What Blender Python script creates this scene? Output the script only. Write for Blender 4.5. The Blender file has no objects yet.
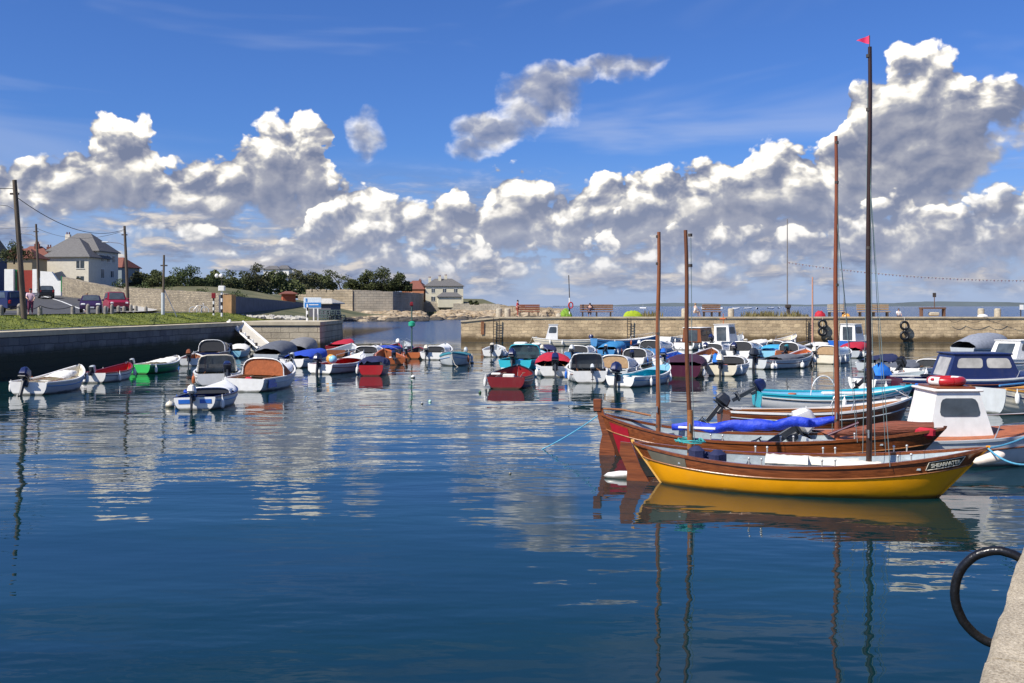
import bpy, math, random
from mathutils import Vector, Matrix, Euler
random.seed(7)
S = bpy.context.scene
COL = S.collection
R = math.radians
PI = math.pi
HC, F, HZ = 3.6, 1000.0, 306.0          # eye height, focal length in pixels, horizon row

def PY(py, z=0.0): return (HC - z) * F / (py - HZ)
def PX(px, Y): return (px - 512) / F * Y
def PZ(py, Y): return HC - (py - HZ) / F * Y
def at(px, py, z=0.0):
    Y = PY(py, z); return Vector((PX(px, Y), Y, z))

# ------------------------------------------------------------------ materials
MATS = {}
def mat(name, col, rough=0.5, metal=0.0, vary=0.12, scale=6.0, bump=0.0, bscale=None, coat=0.0, stretch=(1, 1, 1), col2=None, dirt=0.0):
    if name in MATS: return MATS[name]
    m = bpy.data.materials.new(name); m.use_nodes = True
    nt = m.node_tree; nd = nt.nodes; b = nd['Principled BSDF']
    b.inputs['Roughness'].default_value = rough
    b.inputs['Metallic'].default_value = metal
    b.inputs['Coat Weight'].default_value = coat
    tc = nd.new('ShaderNodeTexCoord'); mp = nd.new('ShaderNodeMapping')
    mp.inputs['Scale'].default_value = stretch
    nt.links.new(tc.outputs['Object'], mp.inputs[0])
    n = nd.new('ShaderNodeTexNoise'); n.inputs['Scale'].default_value = scale; n.inputs['Detail'].default_value = 5; n.inputs['Roughness'].default_value = .6
    nt.links.new(mp.outputs[0], n.inputs['Vector'])
    mr = nd.new('ShaderNodeMapRange'); mr.inputs[1].default_value = .32; mr.inputs[2].default_value = .68
    nt.links.new(n.outputs['Fac'], mr.inputs[0])
    mx = nd.new('ShaderNodeMix'); mx.data_type = 'RGBA'
    c1 = [max(0, c * (1 - vary)) for c in col]; c2 = [min(1, c * (1 + vary)) for c in col] if col2 is None else col2
    mx.inputs[6].default_value = (*c1, 1); mx.inputs[7].default_value = (*c2, 1)
    nt.links.new(mr.outputs[0], mx.inputs[0])
    out = mx.outputs[2]
    if dirt > 0:      # weed and scum band just above the waterline 
        sz = nd.new('ShaderNodeSeparateXYZ'); gp_ = nd.new('ShaderNodeNewGeometry'); nt.links.new(gp_.outputs['Position'], sz.inputs[0])
        az_ = nd.new('ShaderNodeMath'); az_.operation = 'MULTIPLY_ADD'; az_.inputs[1].default_value = -.12; nt.links.new(n.outputs['Fac'], az_.inputs[0]); nt.links.new(sz.outputs[2], az_.inputs[2])
        rz_ = nd.new('ShaderNodeMapRange'); rz_.inputs[1].default_value = -.03; rz_.inputs[2].default_value = .035; rz_.inputs[3].default_value = .85; rz_.inputs[4].default_value = 0; nt.links.new(az_.outputs[0], rz_.inputs[0])
        mz = nd.new('ShaderNodeMix'); mz.data_type = 'RGBA'; mz.inputs[7].default_value = (.035, .035, .015, 1); nt.links.new(rz_.outputs[0], mz.inputs[0]); nt.links.new(out, mz.inputs[6]); out = mz.outputs[2]
    if dirt > 0:
        n3 = nd.new('ShaderNodeTexNoise'); n3.inputs['Scale'].default_value = 2.3; n3.inputs['Detail'].default_value = 8; n3.inputs['Roughness'].default_value = .7
        mp3 = nd.new('ShaderNodeMapping'); mp3.inputs['Scale'].default_value = (1, 1, .35); nt.links.new(tc.outputs['Object'], mp3.inputs[0])
        nt.links.new(mp3.outputs[0], n3.inputs['Vector'])
        r3 = nd.new('ShaderNodeMapRange'); r3.inputs[1].default_value = .5; r3.inputs[2].default_value = .8; r3.inputs[4].default_value = dirt
        nt.links.new(n3.outputs['Fac'], r3.inputs[0])
        m3 = nd.new('ShaderNodeMix'); m3.data_type = 'RGBA'; m3.inputs[7].default_value = (.22, .19, .14, 1)
        nt.links.new(r3.outputs[0], m3.inputs[0]); nt.links.new(out, m3.inputs[6]); out = m3.outputs[2]
    nt.links.new(out, b.inputs['Base Color'])
    if bump:
        n2 = nd.new('ShaderNodeTexNoise'); n2.inputs['Scale'].default_value = bscale or scale * 3; n2.inputs['Detail'].default_value = 5
        nt.links.new(mp.outputs[0], n2.inputs['Vector'])
        bp = nd.new('ShaderNodeBump'); bp.inputs['Strength'].default_value = 1; bp.inputs['Distance'].default_value = bump
        nt.links.new(n2.outputs['Fac'], bp.inputs['Height']); nt.links.new(bp.outputs[0], b.inputs['Normal'])
    MATS[name] = m
    return m

def paint(name, c, rough=.32): return mat('paint_' + name, c, rough, vary=.07, scale=3, bump=.002, bscale=5, dirt=.18)
WHITE = paint('white', (.80, .79, .75)); CREAM = paint('cream', (.70, .64, .50)); GREY = paint('grey', (.42, .45, .47))
LGREY = paint('light_grey', (.55, .58, .58)); NAVY = paint('navy', (.012, .022, .09)); BLUE = paint('blue', (.02, .13, .50))
MBLUE = paint('mid_blue', (.06, .24, .50)); SKYB = paint('sky_blue', (.25, .55, .72)); TURQ = paint('turquoise', (.03, .42, .52))
TEAL = paint('teal', (.03, .22, .26)); RED = paint('red', (.42, .014, .018)); DRED = paint('dark_red', (.19, .013, .016))
MAROON = paint('maroon', (.07, .012, .03)); GREEN = paint('green', (.01, .20, .05)); BGREEN = paint('bright_green', (.05, .55, .12))
ORANGE = paint('orange', (.50, .14, .045)); BROWN = paint('brown', (.22, .075, .03)); BLACK = mat('black_rubber', (.012, .012, .014), .45, vary=.3)
YELLOW = mat('paint_yellow', (.90, .38, .004), .22, vary=.10, scale=1.5, bump=.003, bscale=3, coat=.3, dirt=.10)
OCHRE = mat('paint_ochre', (.74, .36, .06), .3)
DARK = mat('dark_interior', (.03, .032, .036), .7)
PEBBLE = mat('interior_grey_paint', (.33, .38, .40), .55, vary=.15, scale=8)
TAN = mat('tan_canvas', (.42, .28, .15), .8, bump=.01, bscale=9)
GLASS = mat('window_glass', (.06, .075, .09), .06, vary=.3, scale=2)
STEEL = mat('galvanised_steel', (.45, .46, .47), .35, .7)
ALU = mat('frame_white_metal', (.75, .75, .73), .3)
ROPE = mat('rope_blue', (.10, .38, .55), .8); ROPEW = mat('rope_pale', (.55, .50, .40), .9)
RUBBER = mat('tyre_rubber', (.014, .014, .015), .38, vary=.4, scale=9, bump=.01, bscale=20)
def canvas(name, c): return mat('canvas_' + name, c, .75, vary=.15, scale=5, bump=.03, bscale=4)
CBLUE = canvas('blue', (.015, .06, .42)); CNAVY = canvas('navy', (.015, .02, .07)); CGREY = canvas('grey', (.11, .12, .14)); CRED = canvas('red', (.42, .012, .03))
CORANGE = canvas('orange', (.36, .10, .03)); CTEAL = canvas('teal', (.03, .20, .25)); CWHITE = canvas('white', (.72, .70, .64)); CBRT = canvas('bright_blue', (.01, .16, .62))

def wood(name, c1, c2, rough=.3, coat=.3):
    return mat(name, c1, rough, scale=5, vary=0, stretch=(.35, 5, 7), col2=c2, coat=coat, bump=.003, bscale=14)
VARN = wood('varnished_wood', (.10, .028, .008), (.26, .075, .02))
VARN2 = wood('light_varnished_wood', (.22, .085, .025), (.38, .16, .05))
MASTW = wood('mast_wood', (.085, .028, .010), (.19, .068, .026), .4, .1)
for mm_ in (MASTW,):
    for nn in mm_.node_tree.nodes:
        if nn.type == 'MAPPING': nn.inputs['Scale'].default_value = (6, 6, .5)
RUSTW = wood('dark_oiled_wood', (.05, .018, .01), (.13, .045, .02))

# ------------------------------------------------------------------ mesh builder
class MB:
    def __init__(s): s.v = []; s.f = []
    def add(s, vs, fs):
        o = len(s.v); s.v += [tuple(v) for v in vs]; s.f += [tuple(i + o for i in f) for f in fs]; return s
    def box(s, c, d, rz=0.0, taper=1.0, bev=0.0, M=None):
        x, y, z = d[0] / 2, d[1] / 2, d[2] / 2
        prof = []
        if bev <= 0:
            for zz, t in ((-z, 1), (z, taper)): prof.append([(-x * t, -y * t, zz), (x * t, -y * t, zz), (x * t, y * t, zz), (-x * t, y * t, zz)])
        else:
            b = min(bev, x * .9, y * .9, z * .9)
            for zz, t, ins in ((-z, 1, b), (-z + b, 1, 0), (z - b, taper, 0), (z, taper, b)):
                X, Y = x * t - ins, y * t - ins; c_ = b * .6 if ins == 0 else b * .5
                prof.append([(-X + c_, -Y, zz), (X - c_, -Y, zz), (X, -Y + c_, zz), (X, Y - c_, zz), (X - c_, Y, zz), (-X + c_, Y, zz), (-X, Y - c_, zz), (-X, -Y + c_, zz)])
        m = Matrix.Translation(c) @ Matrix.Rotation(rz, 4, 'Z')
        if M is not None: m = M @ m
        prof = [[m @ Vector(p) for p in r] for r in prof]
        return s.loft(prof, True, True, True)
    def loft(s, rings, closed=True, cap0=False, cap1=False):
        n = len(rings[0]); vs = [p for r in rings for p in r]; fs = []
        for i in range(len(rings) - 1):
            for j in range(n if closed else n - 1):
                k = (j + 1) % n
                fs.append((i * n + j, i * n + k, (i + 1) * n + k, (i + 1) * n + j))
        if cap0: fs.append(tuple(range(n - 1, -1, -1)))
        if cap1: fs.append(tuple((len(rings) - 1) * n + j for j in range(n)))
        return s.add(vs, fs)
    def tube(s, pts, r, n=8, r2=None, closed=False):
        pts = [Vector(p) for p in pts]; rings = []; L = len(pts)
        up = Vector((0, 0, 1))
        pn = (pts[1] - pts[0]).cross(pts[min(L // 4 + 1, L - 1)] - pts[0]).normalized() if closed else None
        for i, p in enumerate(pts):
            if closed: t = pts[(i + 1) % L] - pts[i - 1]
            else: t = pts[min(i + 1, L - 1)] - pts[max(i - 1, 0)]
            t.normalize()
            a = t.cross(pn if closed else (up if abs(t.z) < .95 else Vector((1, 0, 0)))).normalized(); b = t.cross(a).normalized()
            rr = r if r2 is None else r + (r2 - r) * i / (L - 1)
            rings.append([p + a * (rr * math.cos(2 * PI * k / n)) + b * (rr * math.sin(2 * PI * k / n)) for k in range(n)])
        if closed: rings.append(rings[0]); return s.loft(rings)
        return s.loft(rings, True, True, True)
    def lathe(s, prof, c=(0, 0, 0), n=12, M=None):
        rings = [[Vector((r * math.cos(2 * PI * k / n), r * math.sin(2 * PI * k / n), z)) for k in range(n)] for r, z in prof]
        m = Matrix.Translation(c)
        if M is not None: m = m @ M
        return s.loft([[m @ p for p in r] for r in rings], True, True, True)
    def ball(s, c, r, sc=(1, 1, 1), n=12):
        return s.lathe([(r * math.sin(PI * k / 8) + 1e-4, -r * math.cos(PI * k / 8)) for k in range(9)], c, n, Matrix.Diagonal((*sc, 1)))
    def prism(s, poly, t, M=None):      # polygon in x,z extruded along y by t (centred)
        r0 = [Vector((x, -t / 2, z)) for x, z in poly]; r1 = [Vector((x, t / 2, z)) for x, z in poly]
        if M is not None: r0 = [M @ p for p in r0]; r1 = [M @ p for p in r1]
        return s.loft([r0, r1], True, True, True)
    def build(s, name, m, parent=None, loc=None, rz=0, smooth=True, ang=40):
        me = bpy.data.meshes.new(name); me.from_pydata(s.v, [], s.f); me.validate()
        me.materials.append(m)
        import bmesh
        bm = bmesh.new(); bm.from_mesh(me); bmesh.ops.remove_doubles(bm, verts=bm.verts, dist=1e-5); bmesh.ops.recalc_face_normals(bm, faces=bm.faces)
        if smooth:
            for f in bm.faces: f.smooth = True
            for e in bm.edges:
                if len(e.link_faces) == 2 and e.calc_face_angle(0) > R(ang): e.smooth = False
        bm.to_mesh(me); bm.free()
        o = bpy.data.objects.new(name, me); COL.objects.link(o)
        if parent: o.parent = parent
        if loc is not None: o.location = loc
        o.rotation_euler.z = rz
        return o

def tag(o, label=None, cat=None, group=None, kind=None):
    if label: o['label'] = label
    if cat: o['category'] = cat
    if group: o['group'] = group
    if kind: o['kind'] = kind
    return o
def thing(name, label, cat, loc=(0, 0, 0), rz=0.0, group=None):
    o = bpy.data.objects.new(name, None); COL.objects.link(o); o.location = loc; o.rotation_euler.z = rz; o.empty_display_size = .2
    return tag(o, label, cat, group)
def copy_tree(o, parent=None):
    c = o.copy(); COL.objects.link(c); c.parent = parent
    for ch in list(o.children): copy_tree(ch, c)
    return c

# ------------------------------------------------------------------ camera
cd = bpy.data.cameras.new('camera'); cam = bpy.data.objects.new('camera', cd); COL.objects.link(cam); S.camera = cam
cam.location = (0, 0, HC); cam.rotation_euler = (PI / 2, 0, 0)
cd.sensor_width = 36; cd.lens = 36 * F / 1024; cd.shift_y = -(341.5 - HZ) / 1024; cd.clip_end = 40000; cd.clip_start = .1
S.render.resolution_x = 1024; S.render.resolution_y = 683
S.view_settings.view_transform = 'Standard'; S.view_settings.look = 'None'; S.view_settings.gamma = 1; S.view_settings.exposure = .34

# ------------------------------------------------------------------ sun and sky
SUN_AZ, SUN_EL = R(-126), R(46)        # azimuth from +Y, clockwise; the sun stands left of and behind the camera
sd = Vector((math.sin(SUN_AZ) * math.cos(SUN_EL), math.cos(SUN_AZ) * math.cos(SUN_EL), math.sin(SUN_EL)))
sl = bpy.data.lights.new('sun', 'SUN'); sun = bpy.data.objects.new('sun', sl); COL.objects.link(sun)
sl.energy = 5.0; sl.angle = R(.5); sl.color = (1, .94, .84); sun.rotation_euler = sd.to_track_quat('Z', 'Y').to_euler()
sun.location = (-20, -15, 40)
W = bpy.data.worlds.new('World'); S.world = W; W.use_nodes = True
nt = W.node_tree; nd = nt.nodes; lk = nt.links
bg = nd['Background']; bg.inputs['Strength'].default_value = .077
def val(x, sock):
    if isinstance(x, (int, float)): sock.default_value = x
    elif isinstance(x, (tuple, list, Vector)): sock.default_value = tuple(x)
    else: lk.new(x, sock)
def mth(op, a, b=None, c=None, clamp=False):
    n = nd.new('ShaderNodeMath'); n.operation = op; n.use_clamp = clamp
    for i, x in enumerate((a, b, c)):
        if x is not None: val(x, n.inputs[i])
    return n.outputs[0]
def vm(op, a, b=None, c=None, out=0):
    n = nd.new('ShaderNodeVectorMath'); n.operation = op
    for i, x in enumerate((a, b, c)):
        if x is not None: val(x, n.inputs[i])
    return n.outputs[out]
def noise(v, sc, det=6, ro=.55, col=False, dist=0):
    n = nd.new('ShaderNodeTexNoise'); n.noise_dimensions = '2D'; lk.new(v, n.inputs['Vector']); n.inputs['Scale'].default_value = sc; n.inputs['Detail'].default_value = det; n.inputs['Roughness'].default_value = ro
    n.inputs['Distortion'].default_value = dist
    return n.outputs['Color' if col else 'Fac']
def sstep(x, a, b, lo=0, hi=1):
    n = nd.new('ShaderNodeMapRange'); n.interpolation_type = 'SMOOTHSTEP'; val(x, n.inputs[0]); n.inputs[1].default_value = a; n.inputs[2].default_value = b; n.inputs[3].default_value = lo; n.inputs[4].default_value = hi
    return n.outputs[0]
def mixc(f, a, b):
    n = nd.new('ShaderNodeMix'); n.data_type = 'RGBA'; val(f, n.inputs[0])
    for x, s_ in ((a, n.inputs[6]), (b, n.inputs[7])):
        if isinstance(x, tuple): s_.default_value = (*x, 1)
        else: lk.new(x, s_)
    return n.outputs[2]
sky = nd.new('ShaderNodeTexSky'); sky.sky_type = 'NISHITA'; sky.sun_disc = False; sky.sun_elevation = SUN_EL; sky.sun_rotation = SUN_AZ
sky.air_density = 1.0; sky.dust_density = .6; sky.ozone_density = 2.5
tc = nd.new('ShaderNodeTexCoord'); dirv = tc.outputs['Generated']
sep = nd.new('ShaderNodeSeparateXYZ'); lk.new(dirv, sep.inputs[0])
az = mth('ARCTAN2', sep.outputs[0], sep.outputs[1]); el = mth('ARCSINE', sep.outputs[2])
cmb = nd.new('ShaderNodeCombineXYZ'); lk.new(az, cmb.inputs[0]); lk.new(el, cmb.inputs[1]); q = cmb.outputs[0]
# warp
w1 = vm('SUBTRACT', noise(q, 11, 2, .5, True), (.5, .5, .5)); w2 = vm('SUBTRACT', noise(q, 42, 3, .6, True), (.5, .5, .5))
qw = vm('MULTIPLY_ADD', w1, (.05, .035, 0), q); qw = vm('MULTIPLY_ADD', w2, (.016, .014, 0), qw)
A0, A1 = -.62, .62
def prof(stops):      # cloud outline by bearing: top, bottom and brightness
    tt = mth('DIVIDE', mth('SUBTRACT', nd_x(qw), A0), A1 - A0)
    n = nd.new('ShaderNodeValToRGB'); lk.new(tt, n.inputs[0]); e = n.color_ramp.elements
    for k, (x, yt, yb, b) in enumerate(stops):
        a = math.atan((x - 512) / F); ca = math.cos(a); p = (a - A0) / (A1 - A0)
        c = (math.atan((HZ - yt) / F * ca) / .35, math.atan((HZ - yb) / F * ca) / .35, b, 1)
        if k < 2: x_ = e[k]; x_.position = p
        else: x_ = e.new(p)
        x_.color = c
    s_ = nd.new('ShaderNodeSeparateColor'); lk.new(n.outputs[0], s_.inputs[0])
    return [mth('MULTIPLY', s_.outputs[0], .35), mth('MULTIPLY', s_.outputs[1], .35), s_.outputs[2]]
def nd_x(v, k=0):
    n = nd.new('ShaderNodeSeparateXYZ'); lk.new(v, n.inputs[0]); return n.outputs[k]
P1 = [(-150, 160, 235, .3), (1200, 110, 165, .4), (0, 150, 228, .25), (50, 148, 228, .25), (80, 120, 228, .7), (112, 106, 228, .95), (146, 112, 228, .8), (164, 152, 230, .3), (222, 148, 235, .3), (243, 122, 238, .75),
      (264, 102, 240, 1.), (305, 98, 240, .9), (325, 118, 240, .3), (338, 172, 246, .3), (352, 172, 262, .9), (378, 174, 266, .8), (400, 198, 266, .35), (430, 196, 266, .4), (446, 166, 266, .9), (470, 192, 266, .3),
      (504, 164, 266, .85), (528, 164, 266, .7), (545, 184, 266, .2), (588, 166, 262, .6), (640, 166, 262, .5), (705, 152, 262, .7), (768, 134, 262, .9), (835, 134, 262, .6), (852, 72, 262, .8), (895, 44, 262, 1.), (935, 24, 262, 1.), (1000, 66, 152, .35)]
P2 = [(-150, 215, 260, .2), (1200, 190, 280, .3), (0, 205, 225, .0), (130, 196, 225, .0), (200, 205, 262, .1), (262, 240, 280, .2), (285, 222, 282, .6), (312, 200, 285, .9), (345, 196, 285, .5), (380, 222, 285, .2), (440, 235, 285, .2), (478, 222, 285, .45), (500, 240, 285, .2),
      (560, 238, 285, .2), (584, 228, 285, .6), (600, 212, 285, 1.), (618, 220, 285, .8), (632, 238, 285, .2), (700, 226, 285, .15), (770, 228, 285, .3), (830, 205, 285, .25), (872, 190, 285, .7), (905, 176, 285, .55), (950, 196, 285, .3), (985, 190, 285, .6), (1024, 178, 285, .5)]
def puff(v):
    n1 = mth('MULTIPLY', noise(v, 13, 7, .60), .86)
    vo = nd.new('ShaderNodeTexVoronoi'); vo.voronoi_dimensions = '2D'; vo.feature = 'F1'; vo.inputs['Scale'].default_value = 27
    vo.inputs['Detail'].default_value = 3; vo.inputs['Roughness'].default_value = .5
    lk.new(v, vo.inputs['Vector'])
    dd = mth('POWER', vo.outputs['Distance'], 1.6); return mth('MULTIPLY_ADD', dd, -.62, mth('ADD', n1, .24))
qs = vm('MULTIPLY', vm('MULTIPLY_ADD', w1, (.022, .018, 0), vm('MULTIPLY_ADD', w2, (.006, .005, 0), q)), (1, 1.3, 1))
p0 = puff(qs); p1 = puff(vm('ADD', qs, (-.55 * .013, .83 * .013 * 1.3, 0)))
rel = mth('SUBTRACT', p0, p1); elw = nd_x(qw, 1)
def layer(P, soft_b, drop):
    top, bot, br = prof(P)
    d = mth('SUBTRACT', top, elw)
    dn_ = mth('MULTIPLY_ADD', mth('SUBTRACT', p0, .5), .029, d)
    a_ = mth('MULTIPLY', sstep(dn_, .0, .006), sstep(mth('MULTIPLY_ADD', mth('SUBTRACT', p0, .5), .04, mth('SUBTRACT', elw, bot)), -soft_b, soft_b))
    lit = mth('MULTIPLY', br, sstep(d, drop, -.004))
    near = mth('MULTIPLY_ADD', sstep(d, .085, .0), .95, .40)
    l_ = mth('ADD', mth('MULTIPLY_ADD', mth('MULTIPLY', rel, near), 1.25, .33), mth('MULTIPLY', lit, .72))
    l_ = mth('MULTIPLY_ADD', sstep(d, .02, .10), -.06, l_)
    return a_, l_
a1, l1 = layer(P1, .012, .075)
a2, l2 = layer(P2, .02, .05)
dens = None
BL = [(366, 134, 26, 34, .8, .0), (492, 126, 50, 26, .9, -.12), (470, 152, 34, 12, .6, -.16), (545, 92, 44, 34, .9, -.04), (610, 68, 64, 18, .7, -.08), (592, 212, 26, 10, 0, 0)]
BR = None
for (x, y, rx, ry, wgt, br) in BL:
    a = math.atan((x - 512) / F); ca = math.cos(a); e = math.atan((HZ - y) / F * ca)
    sx, sy = 1 / (rx / F * ca * ca), 1 / (ry / F * ca)
    t = vm('MULTIPLY_ADD', qw, (sx, sy, 0), (-a * sx, -e * sy, 0))
    ln = vm('DOT_PRODUCT', t, t, out=1)
    wi = mth('MULTIPLY', mth('SUBTRACT', 1, ln, clamp=True), wgt)
    if wgt == 0: continue
    D = wi if BR is None else mth('ADD', D, wi)
    BR = mth('MULTIPLY', wi, br) if BR is None else mth('MULTIPLY_ADD', wi, br, BR)
pw_ = noise(qs, 24, 6, .58)
a3 = mth('MULTIPLY', mth('MULTIPLY', sstep(mth('MULTIPLY_ADD', mth('SUBTRACT', pw_, .5), 1.0, D), .12, .85), sstep(D, .02, .25)), .82)
l3 = mth('ADD', mth('MULTIPLY_ADD', rel, .35, mth('MULTIPLY_ADD', pw_, .45, .17)), BR)
a1 = mth('MULTIPLY', a1, 1); a2 = mth('MULTIPLY', a2, .95)
lum = mth('ADD', l1, mth('MULTIPLY', a2, mth('SUBTRACT', l2, l1)))
lum = mth('ADD', lum, mth('MULTIPLY', mth('MULTIPLY', mth('SUBTRACT', 1, a1), a3), mth('SUBTRACT', l3, lum)))
alpha = mth('MAXIMUM', mth('MAXIMUM', a1, a2), a3)
cr = nd.new('ShaderNodeValToRGB'); lk.new(lum, cr.inputs[0])
els = cr.color_ramp.elements
els[0].position = .05; els[0].color = (.20, .235, .35, 1); els[1].position = 1.0; els[1].color = (1.36, 1.29, 1.16, 1)
for p_, c_ in ((.28, (.31, .33, .42, 1)), (.48, (.43, .44, .50, 1)), (.68, (.78, .75, .70, 1))):
    e_ = els.new(p_); e_.color = c_
# low deck of flattened clouds
qd = vm('MULTIPLY', q, (1, 3.6, 1))
qd = vm('MULTIPLY_ADD', w1, (.04, .03, 0), qd)
def deckn(v): return mth('MULTIPLY_ADD', noise(v, 19, 4, .58), .6, mth('MULTIPLY', noise(v, 7, 1, .5), .45))
dn = deckn(qd); dn2 = deckn(vm('ADD', qd, (-.008, .024, 0)))
band = mth('MULTIPLY', sstep(el, .0, .03), sstep(el, .15, .07))
dal = mth('MULTIPLY', sstep(dn, .44, .60), band)
dl = mth('MULTIPLY_ADD', mth('SUBTRACT', dn, dn2), 3.6, .42)
dcol = nd.new('ShaderNodeValToRGB'); lk.new(dl, dcol.inputs[0]); e2 = dcol.color_ramp.elements
e2[0].position = .15; e2[0].color = (.20, .25, .40, 1); e2[1].position = .95; e2[1].color = (.80, .74, .68, 1); e_ = e2.new(.5); e_.color = (.34, .38, .50, 1)
# thin high veils
qc = vm('MULTIPLY', vm('ADD', q, (0, 0, 0)), (1, 5.0, 1)); qcr = nd.new('ShaderNodeVectorRotate'); qcr.rotation_type = 'Z_AXIS'; qcr.inputs['Angle'].default_value = R(-28); lk.new(qc, qcr.inputs['Vector'])
ci = mth('MULTIPLY', sstep(noise(qcr.outputs[0], 2.6, 4, .55, dist=.4), .46, .75), .30)
ci = mth('MULTIPLY', ci, sstep(el, .05, .14))
skyc = vm('MULTIPLY', sky.outputs[0], (.44, .73, 1.32))
hz = sstep(el, .16, -.01)
base = mixc(mth('MULTIPLY', hz, .75), skyc, (4.6, 5.4, 7.6))
base = mixc(ci, base, (6.5, 7.0, 8.4))
m1 = mixc(dal, base, vm('SCALE', dcol.outputs[0], None)); 
sc_ = [n for n in nd if n.type == 'VECT_MATH' and n.operation == 'SCALE'][-1]; sc_.inputs['Scale'].default_value = 10
cs = nd.new('ShaderNodeVectorMath'); cs.operation = 'SCALE'; lk.new(cr.outputs[0], cs.inputs[0]); cs.inputs['Scale'].default_value = 10
cl_h = mixc(mth('MULTIPLY', sstep(el, .14, .02), .45), cs.outputs[0], (4.3, 4.9, 6.6))
fin = mixc(mth('MULTIPLY', alpha, .97), m1, cl_h)
lk.new(fin, bg.inputs['Color'])
# ------------------------------------------------------------------ water
def water_mat():
    m = bpy.data.materials.new('water'); m.use_nodes = True; t = m.node_tree; n = t.nodes; b = n['Principled BSDF']
    b.inputs['IOR'].default_value = 1.43; b.inputs['Roughness'].default_value = .012
    tc = n.new('ShaderNodeTexCoord'); g = n.new('ShaderNodeNewGeometry')
    sp = n.new('ShaderNodeSeparateXYZ'); t.links.new(g.outputs['Position'], sp.inputs[0])
    far = n.new('ShaderNodeMapRange'); far.interpolation_type = 'SMOOTHSTEP'; far.inputs[1].default_value = 92; far.inputs[2].default_value = 112
    t.links.new(sp.outputs[1], far.inputs[0])
    cn = n.new('ShaderNodeTexNoise'); cn.inputs['Scale'].default_value = .22; cn.inputs['Detail'].default_value = 4
    mpc = n.new('ShaderNodeMapping'); mpc.inputs['Scale'].default_value = (.35, 1, 1)
    t.links.new(g.outputs['Position'], mpc.inputs[0]); t.links.new(mpc.outputs[0], cn.inputs['Vector'])
    mr = n.new('ShaderNodeMapRange'); mr.inputs[1].default_value = .35; mr.inputs[2].default_value = .7
    t.links.new(cn.outputs[0], mr.inputs[0])
    mx = n.new('ShaderNodeMix'); mx.data_type = 'RGBA'; mx.inputs[6].default_value = (.0010, .018, .024, 1); mx.inputs[7].default_value = (.002, .028, .026, 1)
    t.links.new(mr.outputs[0], mx.inputs[0])
    mx2 = n.new('ShaderNodeMix'); mx2.data_type = 'RGBA'; mx2.inputs[7].default_value = (.008, .05, .13, 1)
    t.links.new(mx.outputs[2], mx2.inputs[6]); t.links.new(far.outputs[0], mx2.inputs[0]); t.links.new(mx2.outputs[2], b.inputs['Base Color'])
    def nz(sc, st, det, rot):
        mp = n.new('ShaderNodeMapping'); mp.inputs['Scale'].default_value = st; mp.inputs['Rotation'].default_value = (0, 0, rot)
        t.links.new(g.outputs['Position'], mp.inputs[0])
        q_ = n.new('ShaderNodeTexNoise'); q_.inputs['Scale'].default_value = sc; q_.inputs['Detail'].default_value = det; q_.inputs['Roughness'].default_value = .5
        t.links.new(mp.outputs[0], q_.inputs['Vector']); return q_.outputs['Fac']
    def ma(op, a, b_, c=None):
        x = n.new('ShaderNodeMath'); x.operation = op
        for i, y in enumerate((a, b_, c)):
            if y is None: continue
            if isinstance(y, (int, float)): x.inputs[i].default_value = y
            else: t.links.new(y, x.inputs[i])
        return x.outputs[0]
    a = nz(1.7, (.42, 1, 1), 2, .10); c = nz(.38, (.4, 1, 1), 2, -.15); d = nz(5.0, (.7, 1, 1), 2, .5)
    patch = n.new('ShaderNodeMapRange'); patch.inputs[1].default_value = .38; patch.inputs[2].default_value = .62; patch.inputs[3].default_value = .35; patch.inputs[4].default_value = 1.2
    t.links.new(nz(.12, (.5, 1, 1), 2, .3), patch.inputs[0])
    h = ma('MULTIPLY', a, .016); h = ma('MULTIPLY_ADD', c, .055, h); h = ma('MULTIPLY_ADD', ma('MULTIPLY', d, patch.outputs[0]), .0022, h)
    h = ma('MULTIPLY', h, patch.outputs[0])
    e = nz(.9, (.5, 1, 1), 3, .2); f = nz(4.0, (.6, 1, 1), 3, -.2)
    hf = ma('MULTIPLY_ADD', e, .55, ma('MULTIPLY', f, .10))
    mh = n.new('ShaderNodeMix'); mh.data_type = 'FLOAT'; t.links.new(far.outputs[0], mh.inputs[0]); t.links.new(h, mh.inputs[2]); t.links.new(hf, mh.inputs[3])
    bp = n.new('ShaderNodeBump'); bp.inputs['Strength'].default_value = 1; bp.inputs['Distance'].default_value = 1
    t.links.new(mh.outputs[0], bp.inputs['Height']); t.links.new(bp.outputs[0], b.inputs['Normal'])
    rr = n.new('ShaderNodeMapRange'); rr.inputs[3].default_value = .012; rr.inputs[4].default_value = .14; t.links.new(far.outputs[0], rr.inputs[0]); t.links.new(rr.outputs[0], b.inputs['Roughness'])
    return m
mb = MB(); mb.add([(-14000, -300, 0), (14000, -300, 0), (14000, 16000, 0), (-14000, 16000, 0)], [(0, 1, 2, 3)])
tag(mb.build('water', water_mat(), smooth=False), kind='structure')

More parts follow.
